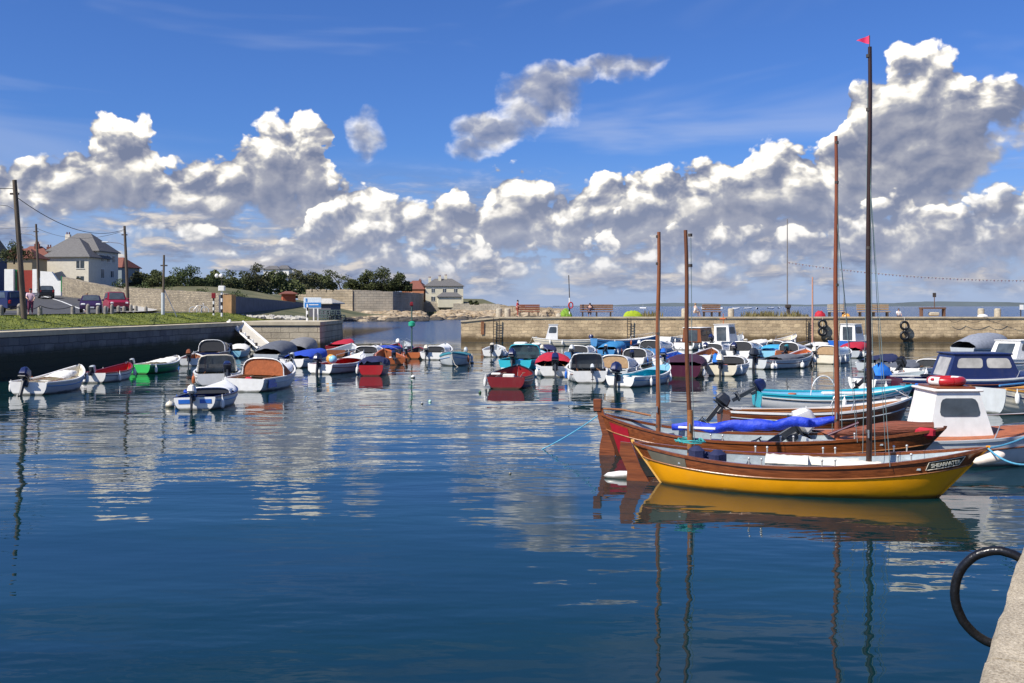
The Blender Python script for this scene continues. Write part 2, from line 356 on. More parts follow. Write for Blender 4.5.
# ------------------------------------------------------------------ stone
def stone(name, c1, c2, mortar, bw=1.2, bh=.45, axis='XZ', rough=.85, weed=None, msize=.02, bump=.03, big=.5, warp=.14):
    m = bpy.data.materials.new(name); m.use_nodes = True; t = m.node_tree; n = t.nodes; b = n['Principled BSDF']; b.inputs['Roughness'].default_value = rough
    tc = n.new('ShaderNodeTexCoord'); sp = n.new('ShaderNodeSeparateXYZ'); t.links.new(tc.outputs['Object'], sp.inputs[0])
    cb = n.new('ShaderNodeCombineXYZ'); t.links.new(sp.outputs[0], cb.inputs[0]); t.links.new(sp.outputs[2 if axis == 'XZ' else 1], cb.inputs[1])
    nz = n.new('ShaderNodeTexNoise'); nz.inputs['Scale'].default_value = 1.3; nz.inputs['Detail'].default_value = 4
    t.links.new(tc.outputs['Object'], nz.inputs['Vector'])
    va = n.new('ShaderNodeVectorMath'); va.operation = 'MULTIPLY_ADD'; va.inputs[1].default_value = (warp, warp * .6, 0)
    t.links.new(nz.outputs['Color'], va.inputs[0]); t.links.new(cb.outputs[0], va.inputs[2])
    br = n.new('ShaderNodeTexBrick'); br.inputs['Scale'].default_value = 1; br.inputs['Brick Width'].default_value = bw; br.inputs['Row Height'].default_value = bh
    br.inputs['Mortar Size'].default_value = msize; br.inputs['Mortar Smooth'].default_value = .3; br.inputs['Bias'].default_value = 0
    br.inputs['Color1'].default_value = (*c1, 1); br.inputs['Color2'].default_value = (*c2, 1); br.inputs['Mortar'].default_value = (*mortar, 1)
    t.links.new(va.outputs[0], br.inputs['Vector'])
    n2 = n.new('ShaderNodeTexNoise'); n2.inputs['Scale'].default_value = big; n2.inputs['Detail'].default_value = 9; n2.inputs['Roughness'].default_value = .68
    t.links.new(tc.outputs['Object'], n2.inputs['Vector'])
    mr = n.new('ShaderNodeMapRange'); mr.inputs[1].default_value = .3; mr.inputs[2].default_value = .7; mr.inputs[3].default_value = .62; mr.inputs[4].default_value = 1.3; t.links.new(n2.outputs[0], mr.inputs[0])
    ml = n.new('ShaderNodeVectorMath'); ml.operation = 'SCALE'; t.links.new(br.outputs['Color'], ml.inputs[0]); t.links.new(mr.outputs[0], ml.inputs['Scale'])
    out = ml.outputs[0]
    if weed:      # tide line: weed-dark stone below a given height
        g = n.new('ShaderNodeNewGeometry'); s2 = n.new('ShaderNodeSeparateXYZ'); t.links.new(g.outputs['Position'], s2.inputs[0])
        ad = n.new('ShaderNodeMath'); ad.operation = 'MULTIPLY_ADD'; ad.inputs[1].default_value = .9; t.links.new(n2.outputs[0], ad.inputs[0]); t.links.new(s2.outputs[2], ad.inputs[2])
        m2 = n.new('ShaderNodeMapRange'); m2.inputs[1].default_value = weed[0] + .45; m2.inputs[2].default_value = weed[0] + .85; m2.inputs[3].default_value = 1; m2.inputs[4].default_value = 0; t.links.new(ad.outputs[0], m2.inputs[0])
        mx = n.new('ShaderNodeMix'); mx.data_type = 'RGBA'; t.links.new(m2.outputs[0], mx.inputs[0]); t.links.new(out, mx.inputs[6]); mx.inputs[7].default_value = (*weed[1], 1); out = mx.outputs[2]
    t.links.new(out, b.inputs['Base Color'])
    bp = n.new('ShaderNodeBump'); bp.inputs['Distance'].default_value = bump; bp.inputs['Strength'].default_value = 1
    mu = n.new('ShaderNodeMath'); mu.operation = 'MULTIPLY_ADD'; mu.inputs[1].default_value = -1; t.links.new(br.outputs['Fac'], mu.inputs[0])
    n3 = n.new('ShaderNodeTexNoise'); n3.inputs['Scale'].default_value = 12; n3.inputs['Detail'].default_value = 6; t.links.new(tc.outputs['Object'], n3.inputs['Vector']); t.links.new(n3.outputs[0], mu.inputs[2])
    t.links.new(mu.outputs[0], bp.inputs['Height']); t.links.new(bp.outputs[0], b.inputs['Normal'])
    return m
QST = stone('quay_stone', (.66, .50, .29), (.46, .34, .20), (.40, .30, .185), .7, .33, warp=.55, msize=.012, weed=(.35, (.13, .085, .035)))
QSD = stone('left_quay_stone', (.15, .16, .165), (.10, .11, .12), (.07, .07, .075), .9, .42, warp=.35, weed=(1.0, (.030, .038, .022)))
QTOP = mat('quay_paving', (.42, .37, .28), .85, vary=.2, scale=1.2, bump=.02)
RUBBLE = stone('rubble_wall', (.42, .35, .24), (.25, .21, .15), (.22, .185, .14), .42, .17, warp=.5, bump=.06, msize=.03, big=.8)
RUB2 = stone('granite_wall', (.34, .31, .26), (.26, .24, .21), (.16, .15, .13), .8, .3, bump=.05, big=.25)
CONC = mat('pale_concrete', (.46, .44, .39), .8, vary=.18, scale=5, bump=.02)
RENDER = mat('white_render', (.80, .79, .74), .8, vary=.06, scale=2)
GREYR = mat('grey_render', (.66, .61, .50), .8, vary=.08, scale=2)

# near quay: worn granite slabs under the camera
def near_quay_mat():
    m = bpy.data.materials.new('granite_quay_slab'); m.use_nodes = True; t = m.node_tree; n = t.nodes; b = n['Principled BSDF']; b.inputs['Roughness'].default_value = .85
    tc = n.new('ShaderNodeTexCoord')
    def N(sc, det=4):
        q_ = n.new('ShaderNodeTexNoise'); q_.inputs['Scale'].default_value = sc; q_.inputs['Detail'].default_value = det; q_.inputs['Roughness'].default_value = .65; t.links.new(tc.outputs['Object'], q_.inputs['Vector']); return q_.outputs['Fac']
    r = n.new('ShaderNodeValToRGB'); t.links.new(N(70, 3), r.inputs[0]); e = r.color_ramp.elements
    e[0].position = .3; e[0].color = (.24, .19, .125, 1); e[1].position = .72; e[1].color = (.62, .54, .40, 1); x = e.new(.5); x.color = (.45, .38, .27, 1)
    s = n.new('ShaderNodeMapRange'); s.inputs[1].default_value = .35; s.inputs[2].default_value = .7; s.inputs[3].default_value = .75; s.inputs[4].default_value = 1.2; t.links.new(N(3.2, 6), s.inputs[0])
    v = n.new('ShaderNodeVectorMath'); v.operation = 'SCALE'; t.links.new(r.outputs[0], v.inputs[0]); t.links.new(s.outputs[0], v.inputs['Scale']); t.links.new(v.outputs[0], b.inputs['Base Color'])
    bp = n.new('ShaderNodeBump'); bp.inputs['Distance'].default_value = .012; bp.inputs['Strength'].default_value = 1; t.links.new(N(55, 5), bp.inputs['Height']); t.links.new(bp.outputs[0], b.inputs['Normal'])
    return m
NQ = near_quay_mat()
ang_q = math.atan2(1, .588)            # direction of the near quay edge
rq = thing('near_quay', 'pale granite slab quay edge in the near right corner', 'quay', (-.51, 0, 0), ang_q)
mb = MB(); yw = 6.0
xs = -7.0; k = 0
slabs = [(-7, -5.2), (-5.2, -3.1), (-3.1, -.6), (-.6, 1.6), (1.6, 3.3), (3.3, 5.32), (5.32, 7.9), (7.9, 9.4)]
for a_, b_ in slabs:
    mb = MB(); g = .006; n_ = 14; off = random.uniform(-.006, .006); rings = []
    for i in range(n_ + 1):
        x = a_ + g + (b_ - a_ - 2 * g) * i / n_; jag = off + random.uniform(-.006, .006)
        rings.append([(x, .03 + jag, 1.62), (x, .012 + jag, 1.955 + random.uniform(-.008, .008)), (x, -.02 + jag * .7, 1.99 + random.uniform(-.004, .004)), (x, -.9, 2.0), (x, -.9, 1.62)])
    mb.loft(rings, True, True, True); mb.build('coping_slab', NQ, rq)
mb = MB(); mb.box((1.2, -3.4, .3), (16.4, 4.96, 3.38)); mb.build('quay_surface', NQ, rq)
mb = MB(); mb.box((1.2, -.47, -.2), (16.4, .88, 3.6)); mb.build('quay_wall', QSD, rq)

# hoop on the near quay face
c = Vector((PX(1000, 6.68), 6.68, PZ(598, 6.68))); rad = .315
d1 = Vector((c.x, c.y, 0)).normalized(); side = Vector((d1.y, -d1.x, 0))
pts = [c + side * (rad * math.cos(a) * .88) + Vector((0, 0, 1)) * (rad * math.sin(a)) + Vector((0, 0, .0)) for a in [2 * PI * i / 40 for i in range(40)]]
pts = [p + Vector((random.uniform(-.002, .002),) * 3) for p in pts]
mb = MB(); mb.tube([p - c for p in pts], .031, 12, closed=True)
hoop = mb.build('rubber_hoop', mat('wet_black_rubber', (.008, .008, .009), .28, vary=.3, scale=30, bump=.004, bscale=30), loc=c)
tag(hoop, 'shiny black round hoop fixed on the near quay edge above the water', 'hoop')

# ------------------------------------------------------------------ walls: local x along the wall, z up
def wallseg(name, label, cat, p0, p1, z0, z1a, z1b, th, m, coping=None, kind=None, n=14, rough_top=.0, cm=None):
    p0 = Vector(p0); p1 = Vector(p1); d = p1 - p0; L = d.length; a = math.atan2(d.y, d.x)
    mb = MB(); rings = []
    for i in range(n + 1):
        t = i / n; zt = z1a + (z1b - z1a) * t + random.uniform(-1, 1) * rough_top
        rings.append([(L * t, 0, z0), (L * t, 0, zt), (L * t, th, zt), (L * t, th, z0)])
    mb.loft(rings, True, True, True)
    if coping:
        r = thing(name, label, cat, (p0.x, p0.y, 0), a)
        mb.build('wall_body', m, r, smooth=False)
        mc = MB(); rings = []
        for i in range(n + 1):
            t = i / n; zt = z1a + (z1b - z1a) * t; o = random.uniform(-.01, .01)
            rings.append([(L * t, -.06 + o, zt + .004), (L * t, -.06 + o, zt + coping), (L * t, th + .06, zt + coping), (L * t, th + .06, zt + .004)])
        mc.loft(rings, True, True, True); mc.build('coping', cm or CONC, r, smooth=False)
        return r
    o = mb.build(name, m, loc=(p0.x, p0.y, 0), rz=a, smooth=False)
    return tag(o, label, cat, kind=kind)

# far quay (front face along Y=100)
fq = thing('far_quay', 'long pale stone quay across the far side of the harbour', 'quay', (-5.1, 100, 0), R(.2))
mb = MB(); rings = []
for i in range(61):
    x = 80 * i / 60; zt = 2.36 if x > 4 else 1.98 + .38 * x / 4
    zt += random.uniform(-.012, .012)
    rings.append([(x - (0 if i else .0), 0, -1), (x, .06, zt), (x, 9, zt), (x, 9, -1)])
mb.loft(rings, True, True, True); mb.build('quay_wall', QST, fq, smooth=False)
mb = MB(); rings = []
for i in range(61):
    x = 80 * i / 60 - .05; zt = 2.36 if x > 4 else 1.98 + .38 * max(x, 0) / 4
    rings.append([(x, -.05, zt + .015), (x, -.05, zt + .16 + random.uniform(-.015, .015)), (x, .7, zt + .16), (x, .7, zt + .015)])
mb.loft(rings, True, True, True); mb.build('coping', mat('coping_stone', (.52, .43, .29), .85, vary=.22, scale=.9, bump=.02), fq, smooth=False)
def wstreak(x, w, h, z0, m, name='rust_stain', yy=-.004, par=fq):
    mb = MB(); mb.box((x, yy, z0 + h / 2), (w, .016, h)); return mb.build(name, m, par)
RUST = mat('rusty_iron', (.28, .12, .05), .8, vary=.35, scale=3)
IRON = mat('dark_iron', (.05, .04, .035), .7, vary=.3)
for x in (2.15,): wstreak(x, .32, 1.3, .75, RUST, 'timber_fender', -.05)
# ladders in the quay wall
def ladder(name, label, x, par_loc, w=.45, z0=-.2, z1=2.4, n=9):
    r = thing(name, label, 'ladder', (par_loc[0] + x, par_loc[1] - .18, 0))
    for s_ in (-1, 1):
        mb = MB(); mb.box((s_ * w / 2, 0, (z0 + z1) / 2), (.07, .07, z1 - z0)); mb.build('rail', IRON, r)
    for i in range(n):
        mb = MB(); mb.tube([(-w / 2, 0, z0 + .15 + (z1 - z0 - .2) * i / n), (w / 2, 0, z0 + .15 + (z1 - z0 - .2) * i / n)], .03, 6); mb.build('rung', IRON, r)
    return r
ladder('ladder', 'dark iron ladder near the left end of the far quay', 3.55, (-5.1, 100), w=.6)
ladder('ladder', 'thin rusty ladder on the far quay behind the two short masts', 9.9 + 6.9, (-5.1, 100), w=.34)
ladder('ladder', 'dark iron ladder on the far quay left of the hanging tyres near tall masts', PX(808, 100) + 5.1, (-5.1, 100.1), w=.4)
# ------------------------------------------------------------------ boats
def lerp(a, b, t): return a + (b - a) * t
class Hull:
    def __init__(s, L, B, zs, zm, zb, ft=.8, sm=.42, rake=.10, srake=0.0, depth=.28, full=.55):
        s.L, s.B, s.zs, s.zm, s.zb, s.ft, s.sm, s.rake, s.srake, s.depth, s.full = L, B, zs, zm, zb, ft, sm, rake, srake, depth, full
    def w(s, t):
        if t < s.sm:
            u = t / s.sm
            return s.ft + (1 - s.ft) * math.sin(PI / 2 * u) ** (1 if s.ft > .2 else .75)
        u = (t - s.sm) / (1 - s.sm); return max(0, 1 - u ** 2.3) ** .85
    def b(s, t): return s.B / 2 * s.w(t)
    def z(s, t): return s.zm + ((s.zs - s.zm) * ((.4 - t) / .4) ** 2 if t < .4 else (s.zb - s.zm) * ((t - .4) / .6) ** 2)
    def x(s, t, v=0): return -s.L / 2 + s.L * t - s.rake * s.L * t ** 6 * v + s.srake * s.L * (1 - t) ** 8 * v
    def pt(s, t, a, side, inset=0, zmin=None, clink=0):
        sa, ca = math.sin(a), math.cos(a); zt = s.z(t)
        v = sa
        fl = s.full + .55 * max(0, t - .45) / .55
        if s.ft < .2: fl += .5 * max(0, .4 - t) / .4
        zk = -s.depth * (1 - .25 * t ** 4); zk = lerp(-.05, zk, min(1, t / .3) ** .7) if s.ft > .2 else zk
        b = max(s.b(t) - inset, .006)
        y = b * max(ca, 0) ** fl; z = zt + (zk - zt) * v
        if clink and ca > .05:
            ph = (v * clink) % 1; y += .018 * ph * min(1, b * 4)
        if zmin is not None and z < zmin: z = zmin
        return Vector((s.x(t, v), side * y, z))
def hull_parts(root, H, hull_m, gun_m, int_m, trans_m=None, clink=0, N=22, M=10, top_m=None, top_v=.33, thick=.035, floor=.10, gw=.06, deck=True, plank_m=None, boot=None):
    T = [i / N for i in range(N + 1)]; T = [1 - (1 - t) ** 1.15 for t in T]
    MM = M if not clink else clink * 4
    def shell(v0, v1, inset=0.0, zmin=None, ck=clink):
        mb = MB(); rings = []
        A = [math.asin(min(1, lerp(v0, v1, j / MM) )) for j in range(MM + 1)] if (v0 > 0 or v1 < 1 or ck) else [PI / 2 * j / MM for j in range(MM + 1)]
        for sd_ in (-1, 1):
            rings = [[H.pt(t, a, sd_, inset, zmin, ck) for a in A] for t in T]
            mb.loft(rings, closed=False)
        return mb
    if top_m is not None:
        top = shell(0, top_v).build('top_strake', top_m, root); h = shell(top_v, 1).build('hull', hull_m, root)
    else: h = shell(0, 1).build('hull', hull_m, root, ang=50 if not clink else 35)
    zf = floor
    shell(0, 1, thick + .01, zf, 0).build('interior', int_m, root)
    # gunwale
    mb = MB()
    for sd_ in (-1, 1):
        rings = []
        for t in T:
            c = Vector((H.x(t), sd_ * max(H.b(t), .004), H.z(t)))
            o, i_ = .028, gw
            rings.append([c + Vector((0, sd_ * o, -.035)), c + Vector((0, sd_ * o, .02)), c + Vector((0, -sd_ * min(i_, max(H.b(t), .01)), .02)), c + Vector((0, -sd_ * min(i_, max(H.b(t), .01)), -.035))])
        mb.loft(rings, True, True, True)
    mb.build('gunwale', gun_m, root)
    if H.ft > .2:
        mb = MB(); A = [PI / 2 * j / M for j in range(M + 1)]
        ring = [H.pt(0, a, -1) for a in A] + [H.pt(0, a, 1) for a in reversed(A[:-1])]
        r0 = [p + Vector((.03, 0, 0)) for p in ring]; r1 = [p + Vector((-.02, 0, 0)) for p in ring]
        top = H.z(0) + .0
        mb.loft([r0, r1], True, True, True); mb.build('transom', trans_m or hull_m, root)
    return h
def thwarts(root, H, ts, m, dz=-.16, wdt=.24):
    for t in ts:
        mb = MB(); z = H.z(t) + dz; b = H.b(t) * .93
        mb.box((H.x(t), 0, z), (wdt, 2 * b, .035)); mb.build('thwart', m, root)
def arch(H, t0, t1, hf, wf, n=12, k=12, pw=.62, off=0.0, xo=0.0, a0=0, a1=PI):
    rings = []
    for i in range(n + 1):
        t = lerp(t0, t1, i / n); h = hf(t) + off; b = max(H.b(t) * wf + off, .01); r = []
        for j in range(k + 1):
            a = lerp(a0, a1, j / k); c, s_ = math.cos(a), math.sin(a)
            r.append(Vector((H.x(t) + xo, b * (abs(c) ** pw) * (1 if c > 0 else -1), H.z(t) + .012 + h * max(s_, 0) ** pw)))
        rings.append(r)
    return rings
def foredeck(root, H, t0, m, camber=.06, name='foredeck'):
    return MB().loft(arch(H, t0, .985, lambda t: camber, .96, pw=1.0), closed=False).build(name, m, root)
def cuddy(root, H, t0, t1, h, m, m_open=DARK, win=None, name='cuddy', wf=.86):
    hf = lambda t: h * max(0.02, 1 - ((t - t0) / (t1 - t0)) ** 1.6)
    rg = arch(H, t0, t1, hf, wf)
    c = MB().loft(rg, closed=False).build(name, m, root)
    mb = MB(); r = [p + Vector((.03, 0, -.01)) for p in arch(H, t0, t0 + .01, hf, wf * .97, n=1, off=-.02)[0]]
    mb.add(r, [tuple(range(len(r)))]); mb.build('cuddy_opening_panel', m_open, c)  # panel closes the open cuddy; its default dark colour paints the shade inside
    mb = MB(); mb.tube([p for p in rg[0]], .028, 6); mb.build('coaming', ALU if m is not WHITE else WHITE, c)
    if win:
        for sd_ in (0, 1):
            a0, a1 = (R(22), R(58)) if sd_ == 0 else (R(122), R(158))
            MB().loft(arch(H, lerp(t0, t1, .12), lerp(t0, t1, .48), hf, wf, n=5, k=4, off=.012, a0=a0, a1=a1), closed=False).build('window', GLASS, c)
    return c
def canopy_frame(root, H, t, h, m, lean=.3, glass=None, wf=.82):
    h *= .85
    x, b, z = H.x(t), H.b(t) * wf, H.z(t)
    pts = [(x + lean, -b, z), (x + lean * .3, -b * .95, z + h * .7), (x + .04, -b * .82, z + h * .95), (x, -b * .5, z + h * 1.03), (x, b * .5, z + h * 1.03), (x + .04, b * .82, z + h * .95), (x + lean * .3, b * .95, z + h * .7), (x + lean, b, z)]
    f = MB().tube(pts, .03, 8).build('windscreen_frame', m, root)
    if glass:
        mb = MB(); p = [Vector(q_) + Vector((.02, 0, 0)) for q_ in pts]; mb.add(p + [q_ + Vector((.01, 0, 0)) for q_ in p], [tuple(range(8)), tuple(range(15, 7, -1))]); mb.build('windscreen', glass, f)
    return f
def wheelhouse(root, H, x0, x1, w, h, m, fr=.25, br=0.0, zb=None, roof_m=None, glass=GLASS, hw=None, name='wheelhouse', back=True):
    z0 = (H.z(.5) if zb is None else zb); z1 = z0 + h
    prof = [(x0, z0), (x0 + br, z1), (x1 - fr, z1), (x1, z0)]
    mb = MB(); ws = [(w / 2), (w / 2 * .88)]
    def P(x, z, sd_): 
        t = (z - z0) / h; return Vector((x, sd_ * lerp(w / 2, w / 2 * .88, t), z))
    mb.loft([[P(x, z, -1) for x, z in prof], [P(x, z, 1) for x, z in prof]], True, True, True)
    wh = mb.build(name, m, root, smooth=False)
    def xs(z): t = (z - z0) / h; return lerp(x0, x0 + br, t), lerp(x1, x1 - fr, t)
    za, zc = z0 + h * .45, z0 + h * .86
    def quad(ps, nrm, nm='window'):
        b = MB(); n = Vector(nrm).normalized(); rim = [Vector(p) + n * .012 for p in ps]; c = sum(rim, Vector()) / len(rim)
        b.loft([[Vector(p) - n * .01 for p in ps], rim], True, False, True); return b.build(nm, glass, wh)
    for sd_ in (-1, 1):
        a0, a1 = xs(za); c0, c1 = xs(zc); n = (0, sd_, .12)
        m_ = .09
        def rr(u0, u1):
            lo0, lo1 = lerp(a0, a1, u0), lerp(a0, a1, u1); hi0, hi1 = lerp(c0, c1, u0), lerp(c0, c1, u1); e = .18
            pts = []
            q4 = [P(lo0, za, sd_), P(lo1, za, sd_), P(hi1, zc, sd_), P(hi0, zc, sd_)]
            for k in range(4):
                p, q_, pr = q4[k], q4[(k + 1) % 4], q4[k - 1]
                l1 = min(.25, .10 / max((q_ - p).length, .01)); l0 = min(.3, .10 / max((pr - p).length, .01))
                pts += [p + (pr - p) * l0, p + (pr - p) * l0 * .3 + (q_ - p) * l1 * .3, p + (q_ - p) * l1]
            return pts
        if (x1 - x0) > 1.9:
            quad(rr(.08, .48), n); quad(rr(.55, .93), n)
        else: quad(rr(.12, .88), n)
    f0 = xs(za)[1]; f1 = xs(zc)[1]
    for y0, y1 in ((-.8, -.06), (.06, .8)):
        quad([(f0, y0 * w / 2 * .95, za), (f0, y1 * w / 2 * .95, za), (f1, y1 * w / 2 * .9, zc), (f1, y0 * w / 2 * .9, zc)], (1, 0, .5))
    if back:
        b0 = xs(z0)[0]; b1 = xs(zc)[0]
        quad([(b0, w * .3, z0 + .05), (b0, -w * .3, z0 + .05), (b1, -w * .3, zc), (b1, w * .3, zc)], (-1, 0, .1), 'doorway')
    c0, c1 = xs(z1); mb = MB(); mb.box(((c0 + c1) / 2 , 0, z1 + .03), (c1 - c0 + .16, w * .88 + .12, .055), bev=.02); mb.build('roof', roof_m or m, wh)
    return wh
def cover(root, H, t0, t1, h, m, ridge=.8, wf=1.05, name='cover', lump=.06):
    hf = lambda t: h * math.sin(PI * min(1, max(0.06, (t - t0) / (t1 - t0) * .94 + .04))) ** .5
    rg = arch(H, t0, t1, hf, wf, n=14, k=12, pw=ridge)
    rg = [[p + Vector((0, 0, lump * (random.random() - .5) if 0 < j < 12 else -.05)) for j, p in enumerate(r)] for r in rg]
    return MB().loft(rg, closed=False).build(name, m, root)
def outboard(root, H, y=0.0, tilt=60, m=NAVY, s=1.0, x=None, turn=0, leg_m=None, name='outboard_motor'):
    x = (H.x(0) - .10) if x is None else x; z = H.z(0) + .02
    M0 = Matrix.Translation((x, y, z)) @ Matrix.Rotation(R(turn), 4, 'Z') @ Matrix.Rotation(R(tilt), 4, 'Y') @ Matrix.Scale(s, 4)
    mb = MB(); mb.box((-.06, 0, -.22), (.16, .07, .75), bev=.02, M=M0); mb.box((-.10, 0, -.62), (.36, .03, .03), bev=.01, M=M0); mb.box((-.07, 0, -.70), (.34, .085, .09), bev=.03, M=M0); mb.box((-.05, 0, -.84), (.14, .025, .20), taper=1.0, M=M0)
    mb.box((.04, 0, -.02), (.14, .20, .26), bev=.03)if False else mb.box((.05, 0, -.05), (.14, .22, .24), bev=.03, M=M0)
    leg = mb.build(name, leg_m or IRONP, root)
    mb = MB(); mb.box((-.10, 0, .33), (.50, .30, .40), taper=.82, bev=.09, M=M0); mb.build('engine_cowl', m, leg)
    mb = MB(); mb.box((-.10, 0, .115), (.46, .27, .05), bev=.01, M=M0); mb.build('cowl_base', leg_m or IRONP, leg)
    mb = MB()
    for k in range(3):
        Mk = M0 @ Matrix.Translation((-.27, 0, -.70)) @ Matrix.Rotation(k * 2 * PI / 3, 4, 'X'); mb.box((0, 0, .07), (.02, .06, .13), M=Mk, taper=.8)
    mb.build('propeller', IRONP, leg)
    mb = MB(); mb.tube([M0 @ Vector((.1, 0, .18)), M0 @ Vector((.42, 0, .27)), M0 @ Vector((.58, 0, .28))], .02, 6); mb.build('tiller', BLACK, leg)
    return leg
IRONP = mat('dark_motor_paint', (.03, .035, .045), .4)
def fenders(root, H, ts, sd_, m=WHITE, r=.085, l=.34):
    for t in ts:
        mb = MB(); a = Vector((H.x(t), sd_ * (H.b(t) + r + .03), H.z(t) - .12)); c = a + Vector((0, 0, -l / 2 - .05))
        mb.lathe([(.012, l / 2 + .14), (.02, l / 2 + .02), (r * .75, l / 2 - .03), (r, l / 4), (r, -l / 4), (r * .75, -l / 2 + .03), (.02, -l / 2)], c, 8); mb.build('fender', m, root)
def clutter(root, H, ts, ms):      # gear on the floor of an open boat
    for t, m in zip(ts, ms):
        mb = MB(); mb.box((H.x(t), random.uniform(-.3, .3) * H.b(t), H.z(t) - .14), (.4, .34, .26), rz=random.random() * 3, bev=.07, taper=.8); mb.build('gear_bag', m, root)

def place(spx, spy, bpx, L, away=True):
    """stern waterline at pixel (spx,spy); heading such that the bow projects to column bpx"""
    s = at(spx, spy); best = None
    for k in range(-900, 901):
        th = R(k * .2); bx, by = s.x + L * math.cos(th), s.y + L * math.sin(th)
        if (math.sin(th) > -.02) != away and abs(math.sin(th)) > .02: continue
        e = abs(512 + F * bx / by - bpx)
        if best is None or e < best[0]: best = (e, th, bx, by)
    e, th, bx, by = best
    return Vector((s.x + L / 2 * math.cos(th), s.y + L / 2 * math.sin(th), 0)), th

def fit_out(r, H, gun):      # the small gear every moored boat carries
    k = random.random()
    if hull_strip_ok(H):
        for sd_ in (-1, 1):
            pts = [H.pt(lerp(.0, .97, i / 16), math.asin(.24), sd_) + Vector((0, sd_ * .012, 0)) for i in range(17)]
            MB().tube(pts, .018, 5).build('rubbing_strip', random.choice([NAVY, BROWN, BLACK, GREY, WHITE, MBLUE]), r)
    mb = MB(); c = Vector((H.x(.93), 0, H.z(.93) + .05)); mb.box(c, (.14, .05, .05), bev=.015); mb.tube([c + Vector((-.1, 0, .05)), c + Vector((.1, 0, .05))], .018, 5); mb.build('bow_cleat', STEEL, r)
    e = Vector((H.x(1), 0, H.z(1) - .05)); MB().tube([e + Vector((-.12, 0, .1)), e, e + Vector((.12, .05, -.3)), e + Vector((.35, .2, -.62)), e + Vector((.8, .5, -H.zb - .02))], .014, 5).build('painter_rope', random.choice([ROPE, ROPEW, ROPEW]), r)
    if k < .45:
        for s_ in (-1, 1):
            mb = MB(); y = s_ * H.b(.4) * .55; mb.tube([(H.x(.12), y, H.z(.1) - .03), (H.x(.62), y * .8, H.z(.6) - .02)], .025, 6); mb.box((H.x(.66), y * .8, H.z(.62) - .02), (.4, .13, .025), bev=.01); mb.build('oar', VARN2, r)
    elif k < .8:
        mb = MB(); cx = Vector((H.x(.22), random.uniform(-.3, .3), H.z(.2) - .18)); mb.lathe([(.13, -.15), (.15, .0), (.15, .17), (.13, .18)], cx, 10); mb.build('bucket', random.choice([ORANGE, BLUE, BLACK, WHITE]), r)
    if H.L > 4.5 and random.random() < .5:
        for s_ in (-1, 1):
            pts = [Vector((H.x(t), s_ * max(H.b(t) - .06, .02), H.z(t) + (.30 if 0 < i < 5 else 0.02))) for i, t in enumerate((.62, .64, .74, .84, .93, .985))]
            MB().tube(pts, .014, 6).build('bow_rail', STEEL, r)
    for t in random.sample([.08, .25, .5, .7], 2):
        mb = MB(); s_ = random.choice((-1, 1)); a = Vector((H.x(t), s_ * (H.b(t) + .10), H.z(t) - .10)); mb.lathe([(.012, .30), (.02, .18), (.06, .12), (.075, .02), (.075, -.1), (.05, -.18), (.015, -.2)], a + Vector((0, 0, -.14)), 8); mb.build('fender', random.choice([WHITE, WHITE, BLUE, ORANGE]), r)
def hull_strip_ok(H): return H.ft > .2
def boat(name, label, spx, spy, bpx, L=4.4, B=1.65, zs=.48, zm=.45, zb=.78, hull=WHITE, gun=WHITE, inner=PEBBLE, trans=None, away=True, group='small boats moored in the harbour', ft=.82, clink=0, rake=.10, seats=(.3, .55), seatm=None, full=.5, top=None, top_v=.3, depth=.28, trim=0.0, gw=.06, cat='boat'):
    loc, th = place(spx, spy, bpx, L, away)
    r = thing(name, label, cat, loc, th, group)
    r.rotation_euler.y = R(trim); r.rotation_euler.x = R(random.uniform(-1.5, 1.5))
    H = Hull(L, B, zs, zm, zb, ft=ft, rake=rake, full=full, depth=depth)
    hull_parts(r, H, hull, gun, inner, trans, clink=clink, top_m=top, top_v=top_v, gw=gw)
    if seats: thwarts(r, H, seats, seatm or gun)
    fit_out(r, H, gun)
    return r, H
# ---------------- left-hand group of moored boats
r, H = boat('motor_boat', 'long white open boat with a dark hull side and dark outboard, furthest left', 28, 395, 80, 4.7, 1.85, .52, .50, .95, hull=GREY, trans=WHITE, inner=CREAM, full=.4)  # white boat: side shade put into the grey hull colour, lit transom white
outboard(r, H, .1, 25, NAVY, 1.1); thwarts(r, H, (.75,), WHITE)
cover(r, H, .45, .8, .16, CWHITE, wf=.5, name='folded_sheet'); fenders(r, H, (.82,), -1)
r, H = boat('rowing_boat', 'grey clinker boat with a red painted inside left of the green boat', 92, 383, 129, 4.2, 1.6, .46, .44, .72, hull=LGREY, gun=DRED, inner=RED, trans=WHITE)
outboard(r, H, .0, 70, LGREY, .8); fenders(r, H, (.85,), -1)
r, H = boat('rowing_boat', 'dark green open boat with a bright green transom under the left quay', 138, 374, 178, 4.4, 1.7, .50, .46, .76, hull=GREEN, gun=WHITE, inner=CREAM, trans=BGREEN)
cover(r, H, .45, .9, .12, CWHITE, wf=.8, name='folded_sheet'); outboard(r, H, .35, 68, LGREY, .7)
r, H = boat('motor_boat', 'small white boat with a brown and blue motor right of the green boat', 189, 366, 195, 3.6, 1.35, .45, .42, .6, hull=WHITE, inner=BROWN)
outboard(r, H, 0, 20, BROWN, 1.0)
r, H = boat('cabin_boat', 'navy cabin boat close under the dark left quay behind the pale windscreen frame', 206, 362, 222, 5.2, 2.0, .6, .6, .85, hull=NAVY, gun=GREY, inner=DARK)
cuddy(r, H, .35, .95, .75, NAVY, win=True)
r, H = boat('motor_boat', 'white boat with a tall pale windscreen frame behind the blue and white boat', 217, 386, 217, 5.2, 2.1, .55, .52, .85, hull=WHITE, inner=PEBBLE, trans=WHITE)
